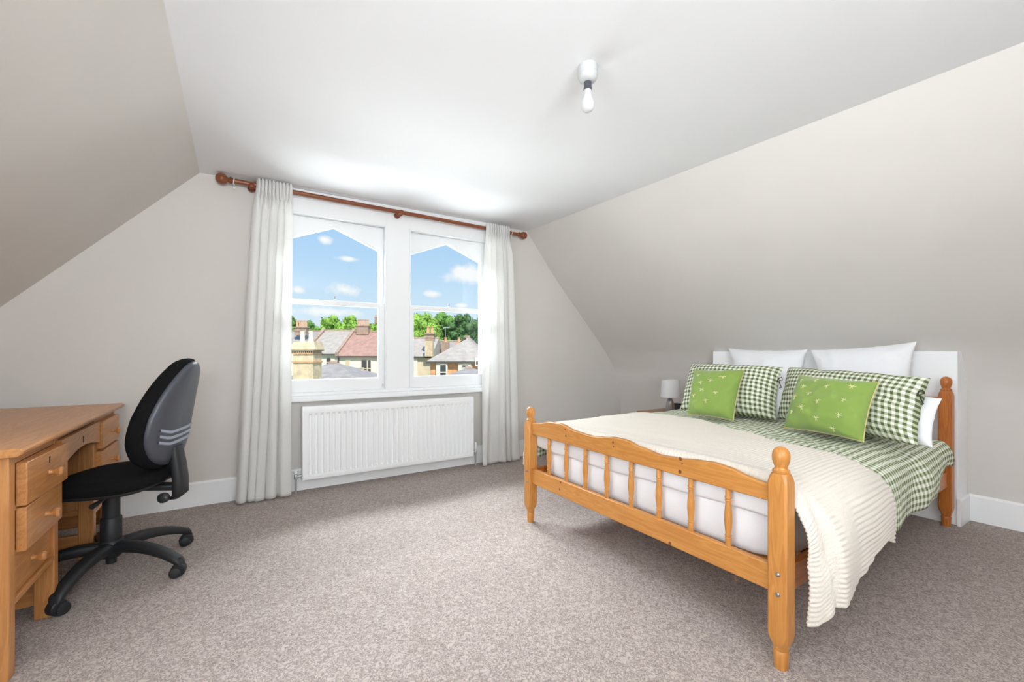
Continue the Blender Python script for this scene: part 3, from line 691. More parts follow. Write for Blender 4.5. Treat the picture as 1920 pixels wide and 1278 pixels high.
# backrest in its own leaning plane
BZ0, BZ1 = 0.497, 1.028; LEAN = R(12.5)
def bk(b, h, dth):   # b across, h 0..1 up, dth distance towards the rear
    z = BZ0+(BZ1-BZ0)*h
    curve = -0.035*math.sin(h*PI)*1.0 + 0.0
    a = -0.205 - math.tan(LEAN)*(z-BZ0)*0.9 - 0.04*max(0, h-0.55)**2*1.0 - curve*0.6
    a += 0.55*b*b                                  # wraps round the sitter
    return ch(a - dth*math.cos(LEAN), b, z + dth*math.sin(LEAN)*0.2)
def bk_outline(scale, n=56):
    out = []
    for k in range(n):
        th = 2*PI*k/n; c, s = sq(th, 2.5)
        h = 0.5+0.5*s*(1-(1-scale)*0.42/0.53)
        wd = interp(h, [0, 0.12, 0.3, 0.5, 0.7, 0.85, 1.0], [0.200, 0.220, 0.224, 0.206, 0.170, 0.140, 0.11])
        out.append((c*wd*scale, h))
    return out
def bk_solid(name, layers, mat, par, ang=60):
    bm = nb(); rings = [[bm.verts.new(bk(b, h, d)) for b, h in bk_outline(s)] for s, d in layers]; stack(bm, rings); return obj(name, bm, mat, par, ang=ang)
bk_solid('back_cushion', [(0.25, -0.066), (0.6, -0.064), (0.84, -0.055), (0.95, -0.041), (1.0, -0.020), (1.005, 0.002), (0.985, 0.018), (0.93, 0.026), (0.5, 0.03)], 'black_fabric', chair, 80)
shell = bk_solid('back_shell', [(0.90, 0.018), (0.925, 0.030), (0.90, 0.044), (0.83, 0.054), (0.70, 0.060), (0.45, 0.064), (0.15, 0.066)], 'grey_plastic', chair, 80)
for k in range(3):
    h0 = 0.335-0.052*k
    bm = nb()
    L = []
    for i in range(13):
        b = -0.155+0.31*i/12; hh = h0 + (0.040*max(0.0, -0.085-b)/0.07) + 0.10*(b+0.085)*(1 if b > -0.085 else 0)*0.5
        off = 0.0665 - 0.60*b*b*0.55
        L.append((b, hh, off))
    ra = [[bm.verts.new(bk(b, h+dh, off+do)) for b, h, off in L] for dh, do in ((0.015, -0.004), (0.012, 0.0035), (-0.009, 0.0055), (-0.016, -0.004))]
    for a, b2 in zip(ra[:-1], ra[1:]):
        for i in range(12): bm.faces.new((a[i], a[i+1], b2[i+1], b2[i]))
    obj('back_ridge', bm, 'grey_plastic_light', shell, ang=40)
# back stem: upright bar that turns under the seat
bm = nb()
path = [ch(-0.262, 0, 0.60), ch(-0.275, 0, 0.52), ch(-0.285, 0, 0.44), ch(-0.285, 0, 0.365), ch(-0.262, 0, 0.345)]
secs = []
for p, w in zip(path, (0.038, 0.044, 0.046, 0.046, 0.038)):
    secs.append([bm.verts.new(p + sid*(w*c) + fwd*(0.024*s)) for c, s in [sq(2*PI*k/16, 4) for k in range(16)]])
stack(bm, secs); obj('back_stem', bm, 'black_plastic', chair, ang=50)
bm = nb(); hexa(bm, [ch(-0.28, -0.03, 0.385), ch(-0.08, -0.04, 0.40), ch(-0.08, 0.04, 0.40), ch(-0.28, 0.03, 0.385), ch(-0.28, -0.03, 0.412), ch(-0.08, -0.04, 0.425), ch(-0.08, 0.04, 0.425), ch(-0.28, 0.03, 0.412)]); obj('stem_bar', bm, 'black_plastic', chair, bevel=0.006)
bm = nb(); lathe(bm, [(0.010, -0.02), (0.018, -0.014), (0.024, 0.0), (0.024, 0.016), (0.016, 0.022)], ch(-0.245, -0.062, 0.365), -sid+UP*0.2, 14); obj('knob', bm, 'black_plastic', chair)

# ------------------------------------------------------------------ bed
FR, FL, HR, HL = Vector((1.545, 0.7515, 0)), Vector((1.552, 2.237, 0)), Vector((3.655, 0.826, 0)), Vector((3.592, 2.312, 0))
BL_, BW_ = 2.11, 1.485
def bd(s, v, z):       # s metres from the foot, v metres from the near side
    a, b = s/BL_, v/BW_
    p = FR*(1-a)*(1-b)+FL*(1-a)*b+HR*a*(1-b)+HL*a*b
    return Vector((p.x, p.y, z))
bed = thing('bed', 'pine double bed frame with turned posts and spindle footboard', 'bed', (2.6, 1.53, 0.0))
def post(c, ztop, wood_z, par):
    bm = nb(); w = 0.031
    zs = ztop-0.088
    # chamfered square shaft
    secs = []
    for z, ww, chm in ((0.075, 0.022, 0.012), (0.098, 0.029, 0.010), (0.115, w, 0.006), (zs-0.03, w, 0.006), (zs-0.012, w-0.003, 0.008), (zs, 0.024, 0.010)):
        q = [(ww, -ww+chm), (ww, ww-chm), (ww-chm, ww), (-ww+chm, ww), (-ww, ww-chm), (-ww, -ww+chm), (-ww+chm, -ww), (ww-chm, -ww)]
        secs.append([bm.verts.new(c+Vector((x, y, z))) for x, y in q])
    stack(bm, secs)
    p = obj('post', bm, wood_z, par, ang=30)
    bm = nb(); lathe(bm, [(0.019, 0), (0.0215, 0.01), (0.0225, 0.04), (0.024, 0.055), (0.020, 0.062), (0.024, 0.070), (0.022, 0.080)], c, n=20); obj('turned_foot', bm, wood_z, p)
    bm = nb(); lathe(bm, [(0.0245, zs-0.001), (0.0265, zs+0.004), (0.0265, zs+0.010), (0.020, zs+0.015), (0.0185, zs+0.020), (0.0215, zs+0.027), (0.0265, zs+0.042), (0.0275, zs+0.056), (0.0255, zs+0.070), (0.019, zs+0.081), (0.009, zs+0.087), (0.002, zs+0.088)], c, n=24); obj('finial', bm, wood_z, p)
    return p
p1 = post(FR, 0.742, 'pine_z', bed); p2 = post(FL, 0.718, 'pine_z', bed)
p3 = post(HR, 0.910, 'darkpine_z', bed); p4 = post(HL, 0.910, 'darkpine_z', bed)
for p, c in ((p1, FR), (p2, FL)):
    for z in (0.322, 0.256):
        bm = nb(); lathe(bm, [(0.0075, 0), (0.0075, 0.002), (0.0055, 0.004), (0.001, 0.0045)], c+Vector((-0.0305, -0.004, z)), (-1, 0, 0), 14); obj('bolt', bm, 'brushed_steel', p)
# footboard: wavy top rail, eight spindles, bottom rail
ry = [0.78, 0.83, 0.868, 0.932, 0.992, 1.056, 1.146, 1.24, 1.357, 1.44, 1.512, 1.584, 1.665, 1.798, 1.93, 2.03, 2.12, 2.21]
rz = [0.609, 0.611, 0.619, 0.633, 0.638, 0.633, 0.622, 0.616, 0.630, 0.648, 0.648, 0.637, 0.627, 0.633, 0.655, 0.652, 0.632, 0.620]
def fx(y): return FR.x+(FL.x-FR.x)*(y-FR.y)/(FL.y-FR.y)
bm = nb(); poly = []
for i in range(61):
    y = 0.781+(2.207-0.781)*i/60; poly.append((y, sinterp(y, ry, rz)))
poly = [(0.781, 0.551)]+poly+[(2.207, 0.551)]
a = [bm.verts.new((fx(p[0])-0.013, p[0], p[1])) for p in poly]; b = [bm.verts.new((fx(p[0])+0.013, p[0], p[1])) for p in poly]
low = []
n = len(poly)
# split in strips so that the wavy face shades cleanly
la = [bm.verts.new((fx(p[0])-0.013, p[0], 0.551)) for p in poly[2:-2]]; lb = [bm.verts.new((fx(p[0])+0.013, p[0], 0.551)) for p in poly[2:-2]]
LA = [a[0]]+la+[a[-1]]; LB = [b[0]]+lb+[b[-1]]; TA, TB = a[1:-1], b[1:-1]
for i in range(len(TA)-1):
    bm.faces.new((LA[i], LA[i+1], TA[i+1], TA[i])); bm.faces.new((LB[i], TB[i], TB[i+1], LB[i+1]))
    bm.faces.new((TA[i], TA[i+1], TB[i+1], TB[i])); bm.faces.new((LA[i], LB[i], LB[i+1], LA[i+1]))
bm.faces.new((LA[0], TA[0], TB[0], LB[0])); bm.faces.new((LA[-1], LB[-1], TB[-1], TA[-1]))
obj('top_rail', bm, 'pine_y', bed, ang=40, bevel=0.004)
bm = nb(); hexa(bm, [(fx(.781)-.013, .781, .248), (fx(.781)+.013, .781, .248), (fx(2.207)+.013, 2.207, .248), (fx(2.207)-.013, 2.207, .248), (fx(.781)-.013, .781, .339), (fx(.781)+.013, .781, .339), (fx(2.207)+.013, 2.207, .339), (fx(2.207)-.013, 2.207, .339)]); obj('bottom_rail', bm, 'pine_y', bed, bevel=0.004)
for (u, v, r) in ((1059, 805, 1.6), (1060, 817, 2.0), (1149, 829, 2.2), (1150, 837, 1.6), (1276, 860, 3.2), (1279, 869, 1.5), (1275, 884, 3.4), (1050, 904, 2.0), (1048, 917, 1.8), (1256, 1018, 3.0), (1380, 1085, 2.6)):
    q = onX(u, v, 1.534); kr = r*1.1/F_PX*(q.x*SA+q.y*CA); bm = nb(); lathe(bm, [(kr, 0), (kr, 0.0004), (kr*0.4, 0.0006)], (fx(q.y)-0.0129, q.y, q.z), (-1, 0, 0), 10); obj('knot', bm, 'knot_brown', bed, ang=None)
bm = nb(); sp = [(0.0100, 0.336), (0.0105, 0.36), (0.0125, 0.369), (0.0095, 0.373), (0.0125, 0.377), (0.0100, 0.384), (0.0118, 0.40), (0.0145, 0.43), (0.0140, 0.455), (0.0115, 0.485), (0.0095, 0.502), (0.0125, 0.508), (0.0095, 0.512), (0.0125, 0.517), (0.0105, 0.526), (0.0100, 0.555)]
lathe(bm, sp, (fx(0.938), 0.938, 0), n=16); s0 = obj('spindle', bm, 'pine_z', bed)
for i in range(1, 8): copy_part(s0, bed, (fx(0.938+0.158*i), 0.938+0.158*i, 0.336))
# headboard rails, side rails and slats
def rail(name, s0, s1, v0, v1, z0, z1, mat, bev=0.004):
    bm = nb(); hexa(bm, [bd(s0, v0, z0), bd(s1, v0, z0), bd(s1, v1, z0), bd(s0, v1, z0), bd(s0, v0, z1), bd(s1, v0, z1), bd(s1, v1, z1), bd(s0, v1, z1)]); return obj(name, bm, mat, bed, bevel=bev)
rail('headboard_rail', 2.097, 2.123, 0.03, 1.455, 0.735, 0.782, 'darkpine_y'); rail('headboard_rail', 2.097, 2.123, 0.03, 1.455, 0.30, 0.39, 'darkpine_y')
for i in range(8):
    c = bd(2.11, 0.19+0.158*i, 0.385)
    bm = nb(); lathe(bm, [(0.010, 0.0), (0.0105, 0.05), (0.0125, 0.06), (0.010, 0.07), (0.014, 0.16), (0.010, 0.28), (0.0125, 0.29), (0.010, 0.30), (0.010, 0.355)], c, n=12); obj('spindle', bm, 'darkpine_z', bed)
rail('side_rail', 0.030, 2.080, -0.013, 0.013, 0.245, 0.335, 'darkpine_x'); rail('side_rail', 0.030, 2.080, 1.472, 1.498, 0.245, 0.335, 'darkpine_x')  # shadow on these rails comes from the darker wood colour
for i in range(12): rail('slat', 0.09+0.165*i, 0.16+0.165*i, 0.012, 1.473, 0.288, 0.305, 'pine_y', 0.002)

# mattress with white sheet
def rbox(fn, s0, s1, v0, v1, z0, z1, nu=60, r=0.05, p=5.0):
    bm = nb(); rings = []; n = 96
    cs, cv, hs, hv = (s0+s1)/2, (v0+v1)/2, (s1-s0)/2, (v1-v0)/2
    lay = [(0.5, z0), (0.97, z0+0.002), (0.99, z0+0.015), (1.0, z0+0.04), (1.003, (z0+z1)/2), (1.0, z1-0.05), (0.995, z1-0.025), (0.98, z1-0.008), (0.94, z1), (0.5, z1+0.004), (0.1, z1+0.004)]
    for sc, z in lay:
        ring = []
        for k in range(n):
            c, s = sq(2*PI*k/n, 16)
            ring.append(bm.verts.new(fn(cs+c*hs*sc, cv+s*hv*sc, z)))
        rings.append(ring)
    stack(bm, rings); return bm
mat_ = thing('mattress', 'mattress in a white fitted sheet seen behind the footboard spindles', 'mattress', bd(1.05, 0.74, 0.305))
obj('mattress_core', rbox(bd, 0.05, 2.085, 0.022, 1.463, 0.306, 0.555), 'white_cotton', mat_, ang=60)
bm = nb(); NU = 120
def sheet(u, v):
    w = u*1.46
    s = 0.040 + 0.003*math.sin(w*9)+0.003*math.sin(w*23+1)
    z = 0.572-0.105*v + (0.008*math.sin(w*4.1+0.5)+0.004*math.sin(w*13))*v
    bulge = 0.010*math.sin(v*PI)
    ss = s - bulge + (0.03*(1-v)**6)
    return bd(max(0.022, ss), 0.012+w, z)
grid(bm, sheet, NU, 10); o = obj('sheet_overhang', bm, 'white_cotton', mat_, ang=80, fixn=False); so = o.modifiers.new('solidify', 'SOLIDIFY'); so.thickness = 0.003

# ------------------------------------------------------------------ bedding drape: one cross-section shared by duvet and throw
TOPZ = 0.606
def wx(s): return 1.545+s
def duvet_hem(x): return sinterp(x, [1.6, 2.3, 2.65, 2.85, 3.04, 3.2], [0.33, 0.327, 0.33, 0.36, 0.41, 0.45])
def throw_hem(x): return sinterp(x, [1.54, 1.60, 1.664, 1.80, 1.97, 2.10, 2.22, 2.3], [0.165, 0.155, 0.225, 0.306, 0.340, 0.336, 0.303, 0.30])
def section(s, zh, off, farz=0.40, flare=0.0):
    # (v, z) control points from the near hem over the top to the far hem
    dz = TOPZ - zh
    return [(-0.105-off-flare, zh), (-0.108-off-flare*0.7, zh+dz*0.30), (-0.098-off, zh+dz*0.55), (-0.070-off*0.8, zh+dz*0.78), (-0.012-off*0.4, TOPZ-0.028+off*0.7), (0.075, TOPZ+0.000+off), (0.25, TOPZ+0.007+off),
            (0.74, TOPZ+0.010+off), (1.22, TOPZ+0.004+off), (1.41, TOPZ-0.006+off), (1.50+off*0.4, TOPZ-0.028+off*0.7), (1.553+off*0.8, TOPZ-0.075), (1.57+off, 0.48), (1.575+off, farz)]
_cache = {}; TOPD = [0.0]
def drape(s, q, zh, off, nper=14, flare=0.0, farz=0.40):
    key = (round(s, 4), round(zh, 4), off, flare, farz)
    if key not in _cache:
        pts = catmull([(a, b, 0) for a, b in section(s, zh, off, farz, flare)], nper)
        L = [0.0]
        for a, b in zip(pts[:-1], pts[1:]): L.append(L[-1]+(b-a).length)
        _cache[key] = (pts, L)
    pts, L = _cache[key]; top0 = L[5*nper]
    d = q*L[-1]
    lo, hi = 0, len(L)-1
    while hi-lo > 1:
        m = (lo+hi)//2
        if L[m] <= d: lo = m
        else: hi = m
    t = (d-L[lo])/max(1e-9, L[hi]-L[lo]); p = pts[lo].lerp(pts[hi], t)
    tang = (pts[hi]-pts[lo]).normalized()
    TOPD[0] = d-top0      # distance across the cloth from the near edge of the bed top
    return p.x, p.y, Vector((-tang.y, tang.x)), d, L[-1]
def wr(s, d, k): return mnoise.noise(Vector((s*k, d*k, 3.1)))
def throw_s1(v):   # head edge of the throw, slanting over the bed
    return sinterp(v, [0.0, 0.10, 0.20, 0.30, 0.45, 0.62, 0.80, 1.0], [0.665, 0.675, 0.64, 0.66, 0.80, 0.96, 0.98, 0.95])
# duvet
bm = nb(); S0, S1 = 0.06, 1.70
NUD, NVD = 130, 170
def duv_sq(u, v):
    s0 = S0+0.10*max(0.0, min(1.0, (0.24-v)/0.08))      # the foot corner hangs further back on the near side
    return s0+(S1-s0)*u
def duv(u, v):
    s = duv_sq(u, v)
    zh = duvet_hem(wx(s))
    a, z, n, d, L = drape(s, v, zh, 0.0)
    top = max(0.0, min(1.0, (d-0.30)/0.12))*max(0.0, min(1.0, (L-0.30-d)/0.12))
    h = 0.012*wr(s, d, 3.0) + 0.008*wr(s+5, d, 7.0)+0.004*wr(s, d+9, 15)
    # loose gathered folds towards the pillows
    hd = max(0.0, min(1.0, (s-1.0)/0.5))
    h += hd*top*(0.012*wr(s*0.5, d, 9)+0.006*math.sin(s*40+6*wr(s, d, 4)))
    side = 1-top
    h += side*0.010*math.sin(s*11+2*wr(s, d, 3))*min(1, max(0, (TOPZ-z)/0.15))
    under = max(0.0, min(1.0, (throw_s1(v)-0.02-s)/0.06))
    h = h*(1-0.8*under)-0.010*under
    if s < 0.16: h -= (0.16-s)*0.25+0.035*side
    edge = max(0.0, (u-0.93)/0.07)
    z2 = z + n.y*h - edge**2*0.020*top
    return bd(s, a+n.x*h - 0.0, max(z2, 0.30))
def duv_uv(u, v):
    s = duv_sq(u, v); zh = duvet_hem(wx(s)); a, z, n, d, L = drape(s, v, zh, 0.0)
    return (s+0.010*wr(s, d, 2), TOPD[0]+0.008*wr(s+4, d, 2.5))
grid(bm, duv, NUD, NVD, duv_uv)
dv = tag(obj('duvet', bm, 'gingham_duvet', ang=80, fixn=False), 'green and white gingham duvet draped over the bed', 'duvet')
so = dv.modifiers.new('solidify', 'SOLIDIFY'); so.thickness = 0.022; so.offset = -1
# throw with real ribs running along the bed
bm = nb(); NUT, NVT = 70, 1000
def thr(u, v):
    s0 = 0.016+0.022*max(0.0, min(1.0, (0.26-v)/0.06))
    s = s0+(throw_s1(v)-s0)*u
    x = wx(s); zh = throw_hem(x)
    a, z, n, d, L = drape(s, v, zh, 0.014); dt = TOPD[0]
    sidew = max(0.0, min(1.0, (0.40-d)/0.2))
    h = 0.010*wr(s, d, 3.0)*0.5 + 0.004*wr(s+3, d, 9)
    h += 0.0045*abs(math.sin(PI*(dt+0.0015*wr(s, d, 3))/0.0165))
    # crease near the foot corner where the cloth doubles back
    crease = max(0.0, 1-abs(s-(0.075+0.035*(0.45-d)/0.45))/0.016)
    h -= sidew*0.024*crease
    h += sidew*0.012*math.sin((s-0.1)*7)
    if s < 0.10: h -= sidew*0.006
    h += sidew*0.016
    av = a+n.x*h
    k = max(0.0, 1-max(0.0, s-0.035)/0.085); av += 0.060*k*k*(3-2*k)*max(0.0, min(1.0, (0.45-d)/0.25))
    if s < 0.07: z -= (0.07-s)*1.3*(1-sidew)
    return bd(s, av, z+n.y*h)
grid(bm, thr, NUT, NVT)
th = tag(obj('throw_blanket', bm, 'throw_knit', ang=80, fixn=False), 'cream ribbed knitted throw laid across the foot of the bed', 'throw')
so = th.modifiers.new('solidify', 'SOLIDIFY'); so.thickness = 0.006; so.offset = -1

# ------------------------------------------------------------------ pillows and cushions
def pillow(name, label, corners, thick, mat, cat='pillow', pinch=0.06, seed=1, wrinkle=0.006, nu=46, nv=40, power=0.5, uvscale=True, group=None, back=0.5):
    BLc, BRc, TRc, TLc = [Vector(c) for c in corners]
    Wd = ((BRc-BLc).length+(TRc-TLc).length)/2; Hd = ((TLc-BLc).length+(TRc-BRc).length)/2
    nrm = ((BRc+TRc-BLc-TLc).cross(TLc+TRc-BLc-BRc)).normalized()
    if nrm.x > 0: nrm = -nrm
    cen = (BLc+BRc+TRc+TLc)/4
    def surf(u, v, side):
        # u, v in -1..1
        pu = u*(1-pinch*(1-v*v)*0.9*abs(u)**2); pv = v*(1-pinch*(1-u*u)*0.9*abs(v)**2)
        a, b = (pu+1)/2, (pv+1)/2
        p = BLc*(1-a)*(1-b)+BRc*a*(1-b)+TRc*a*b+TLc*(1-a)*b
        e = max(0.0, (1-abs(u)**2.6)*(1-abs(v)**2.6))**power
        k = mnoise.noise(Vector((u*2.2+seed, v*2.2, seed*1.7)))+0.5*mnoise.noise(Vector((u*5+seed, v*5, 2.0)))
        # gathers running in from the seams
        rad = 0.35*math.sin(14*u+seed)*abs(v)**3+0.35*math.sin(13*v+2*seed)*abs(u)**3
        h = e*(thick*(1.0 if side > 0 else back)) + e**0.5*(k+rad)*wrinkle
        return p + nrm*h*side
    bm = nb(); uvl = bm.loops.layers.uv.new('UVMap')
    gr = {}
    for side in (1, -1):
        for i in range(nu):
            for j in range(nv):
                u, v = -1+2*i/(nu-1), -1+2*j/(nv-1)
                u = math.sin(u*PI/2)*0.5+u*0.5; v = math.sin(v*PI/2)*0.5+v*0.5
                bd_ = i in (0, nu-1) or j in (0, nv-1)
                if side == -1 and bd_: gr[(side, i, j)] = gr[(1, i, j)]; continue
                gr[(side, i, j)] = (bm.verts.new(surf(u, v, side)), u*Wd/2, v*Hd/2)
        for i in range(nu-1):
            for j in range(nv-1):
                q = [gr[(side, i, j)], gr[(side, i+1, j)], gr[(side, i+1, j+1)], gr[(side, i, j+1)]]
                if side < 0: q = q[::-1]
                f = bm.faces.new([x[0] for x in q])
                for l, x in zip(f.loops, q): l[uvl].uv = (x[1], x[2])
    o = obj(name, bm, mat, ang=80); tag(o, label, cat, group)
    o_surf = surf
    return o, surf, nrm
def lean(bl, br, tl, tr, z0, tilt, dx=0.0):
    # bottom corners on the bedding, top corners on a plane leaning back by tilt
    b0 = onZ(*bl, z0); b1 = onZ(*br, z0)
    ax = (b1-b0).normalized(); back = Vector((0, 0, 1)).cross(ax)
    if back.x < 0: back = -back
    upv = Vector((0, 0, 1))*math.cos(tilt)+back*math.sin(tilt); n = ax.cross(upv)
    return [b0, b1, onPlane(*tr, b0, n), onPlane(*tl, b0, n)]
def up_plane(bl, br, tr, tl, p, n): return [onPlane(*q, Vector(p), Vector(n)) for q in (bl, br, tr, tl)]
# green cushions
GC = [((1289, 777), (1375, 788), (1302, 693), (1396, 693), 'green velvet cushion with cream embroidery, the smaller, nearer the bedside lamp', 2), ((1470, 801), (1619, 828), (1499, 703), (1648, 716), 'green velvet cushion with cream embroidery, the larger, nearer the right bed post', 5)]
CORN = {}
for k, (bl, br, tl, tr, lab, sd) in enumerate(GC):
    co = lean(bl, br, tl, tr, 0.638, R(24)); CORN['g%d' % k] = co
    o, surf, nrm = pillow('cushion', lab, co, 0.085, 'green_velvet', 'cushion', 0.07, sd, 0.016, group='green cushions on the bed')
    # piping round the seam
    per = []
    for i in range(40): per.append(surf(-1+2*i/40, -1, 1))
    for i in range(40): per.append(surf(1, -1+2*i/40, 1))
    for i in range(40): per.append(surf(1-2*i/40, 1, 1))
    for i in range(40): per.append(surf(-1, 1-2*i/40, 1))
    bm = nb(); tube(bm, per, 0.0028, 6, closed=True); obj('piping', bm, 'piping_tan', o)
    rnd = random.Random(sd*13)
    spots = [(-0.72, 0.72), (-0.25, 0.74), (0.62, 0.66), (-0.52, 0.45), (0.12, 0.52), (-0.28, 0.20), (0.05, -0.06), (0.60, 0.12), (-0.66, 0.02), (-0.34, -0.34), (-0.70, -0.50), (0.05, -0.62), (0.56, -0.40), (0.42, -0.86)] if k == 1 else [(-0.55, 0.6), (0.05, 0.35), (-0.28, -0.05), (0.32, -0.12), (-0.60, -0.3), (0.0, -0.5), (-0.35, 0.25), (0.45, 0.55)]
    for (u0, v0) in spots:
        bm = nb(); ra = rnd.uniform(-0.4, 0.4); rs = rnd.uniform(0.6, 0.9)
        W = (co[1]-co[0]).length/2; H = (co[3]-co[0]).length/2
        def P(du, dv): return surf(max(-.97, min(.97, u0+du/W)), max(-.97, min(.97, v0+dv/H)), 1)+nrm*0.0012
        for ang, ln in ((0.25, 0.026), (0.95, 0.020), (PI-0.25, 0.026), (PI-0.95, 0.020), (-PI/2-0.3, 0.020), (-PI/2+0.4, 0.018)):
            pts = [P(rs*ln*t*math.cos(ang+ra), rs*ln*t*math.sin(ang+ra)) for t in (0.05, 0.5, 1.0)]
            tube(bm, pts, [0.0017, 0.0020, 0.0008], 5)
        obj('embroidered_motif', bm, 'thread_cream', o)
# gingham pillows
GP = [((1275, 767), (1455, 787), (1295, 682), (1468, 688), 'gingham pillow standing behind the smaller green cushion by the bedside lamp', 3), ((1458, 784), (1721, 836), (1480, 688), (1745, 709), 'gingham pillow standing behind the larger green cushion, next to the right bed post', 8)]
for k, (bl, br, tl, tr, lab, sd) in enumerate(GP):
    co = lean(bl, br, tl, tr, 0.636, R(30)); CORN['p%d' % k] = co
    o, surf, nrm = pillow('gingham_pillow', lab, co, 0.115, 'gingham_pillow', 'pillow', 0.05, sd, 0.014, group='gingham pillows on the bed', back=0.6)
    # fabric ties at the open end
    for vv in (0.35,):
        base = surf(0.985, vv, 1)
        along = (co[1]-co[0]).normalized(); up = (co[3]-co[0]).normalized()
        bm = nb()
        tube(bm, [base, base+along*0.012+up*0.02+nrm*0.012, base+along*0.03+up*0.03+nrm*0.014, base+along*0.036+up*0.012+nrm*0.013, base+along*0.016+up*0.004+nrm*0.012, base+along*0.026-up*0.022+nrm*0.012, base+along*0.036-up*0.042+nrm*0.010, base+along*0.024-up*0.046+nrm*0.010], 0.0028, 6)
        obj('tie', bm, 'tie_black', o)
# white pillows poking out of the gingham cases
WI = [(CORN['p0'], 0.055, 4, 'white pillow sticking out between the two gingham pillows'), (CORN['p1'], 0.005, 6, 'white pillow end sticking out of the right gingham pillow by the bed post')]
for co, out, sd, lab in WI:
    along = (co[1]-co[0]).normalized(); up = (co[3]-co[0]).normalized(); bk_ = along.cross(up)
    if bk_.x < 0: bk_ = -bk_
    off = bk_*0.085 + along*out
    lf = up*0.035
    c2 = [co[0]+off+along*0.06+lf, co[1]+off+lf, co[2]*0.82+co[1]*0.18+off, co[3]*0.82+co[0]*0.18+off+along*0.06]
    pillow('white_pillow', lab, c2, 0.075, 'white_cotton', 'pillow', 0.05, sd, 0.014, group='white pillows behind the gingham ones', back=0.7)
# upright white pillows against the boxing
WP = [((1382, 752), (1500, 760), (1514, 655), (1366, 653), (3.53, 1.75, 0.62), 'upright white pillow against the boxing, left of its twin', 12, 0.02), ((1545, 770), (1704, 775), (1719, 640), (1520, 656), (3.53, 1.1, 0.62), 'upright white pillow against the boxing, tilted with its right corner raised', 15, 0.02)]
for bl, br, tr, tl, p, lab, sd, _ in WP:
    n = Vector((-math.cos(R(14)), -0.045, math.sin(R(14))))
    co = up_plane(bl, br, tr, tl, (p[0], p[1], 0.64), n)
    pillow('white_pillow', lab, co, 0.09, 'white_cotton', 'pillow', 0.07, sd, 0.016, group='upright white pillows', back=0.35)

# ------------------------------------------------------------------ bedside table, lamp and clock
TZ = 0.50
st = thing('bedside_table', 'small brown wooden bedside table between the bed and the sloping wall', 'table', (3.42, 2.65, 0.0))
bxo('table_top', 3.21, 3.64, 2.42, 2.86, TZ-0.022, TZ, 'stand_wood', st, 0.006, seg=3)
for x in (3.235, 3.575):
    for y in (2.445, 2.795): bxo('leg', x, x+0.04, y, y+0.04, 0.0, TZ-0.022, 'stand_wood', st, 0.003)
bxo('shelf', 3.24, 3.61, 2.45, 2.83, 0.14, 0.158, 'stand_wood', st, 0.003)
dr = bxo('drawer', 3.228, 3.60, 2.487, 2.793, 0.36, TZ-0.028, 'stand_wood', st, 0.003)
bm = nb(); lathe(bm, [(0.007, 0), (0.006, 0.01), (0.013, 0.018), (0.013, 0.026), (0.004, 0.03)], (3.229, 2.64, 0.415), (-1, 0, 0), 14); obj('knob', bm, 'brass_dark', dr)
lc = onZ(1256.5, 770.5, TZ)
tl_ = thing('table_lamp', 'small table lamp with white drum shade and silver base', 'lamp', (lc.x, lc.y, TZ))
bm = nb(); lathe(bm, [(0.046, 0.0), (0.047, 0.006), (0.043, 0.012), (0.042, 0.04), (0.034, 0.08), (0.022, 0.115), (0.015, 0.125)], lc, n=12); obj('base', bm, 'lamp_base', tl_, ang=20)
bm = nb(); lathe(bm, [(0.010, 0.122), (0.010, 0.175), (0.016, 0.178), (0.016, 0.20)], lc, n=14); obj('stem', bm, 'brushed_steel', tl_)
bm = nb(); lathe(bm, [(0.0885, 0.135), (0.078, 0.296)], lc, n=32, cap=False); lathe(bm, [(0.086, 0.135), (0.0755, 0.296)], lc, n=32, cap=False)
o = obj('lamp_shade', bm, 'shade_white', tl_, ang=60, fixn=False)
bm = nb(); tube(bm, [lc+Vector((0.0765*math.cos(a), 0.0765*math.sin(a), 0.296)) for a in [2*PI*k/32 for k in range(32)]], 0.002, 6, closed=True)
tube(bm, [lc+Vector((0.0865*math.cos(a), 0.0865*math.sin(a), 0.135)) for a in [2*PI*k/32 for k in range(32)]], 0.002, 6, closed=True)
tube(bm, [lc+Vector((-0.076, 0, 0.29)), lc+Vector((0, 0, 0.20)), lc+Vector((0.076, 0, 0.29))], 0.002, 6); obj('shade_ring', bm, 'plastic_white', tl_)
ck = onZ(1272, 769, TZ)
clk = thing('alarm_clock', 'small black alarm clock beside the lamp on the bedside table', 'clock', (ck.x, ck.y, TZ))
bxo('case', ck.x-0.02, ck.x+0.03, ck.y-0.045, ck.y+0.045, TZ, TZ+0.068, 'black_gloss', clk, 0.008, seg=3)
bxo('display', ck.x-0.0215, ck.x-0.0195, ck.y-0.034, ck.y+0.034, TZ+0.016, TZ+0.054, 'dark_pane', clk, 0.001)
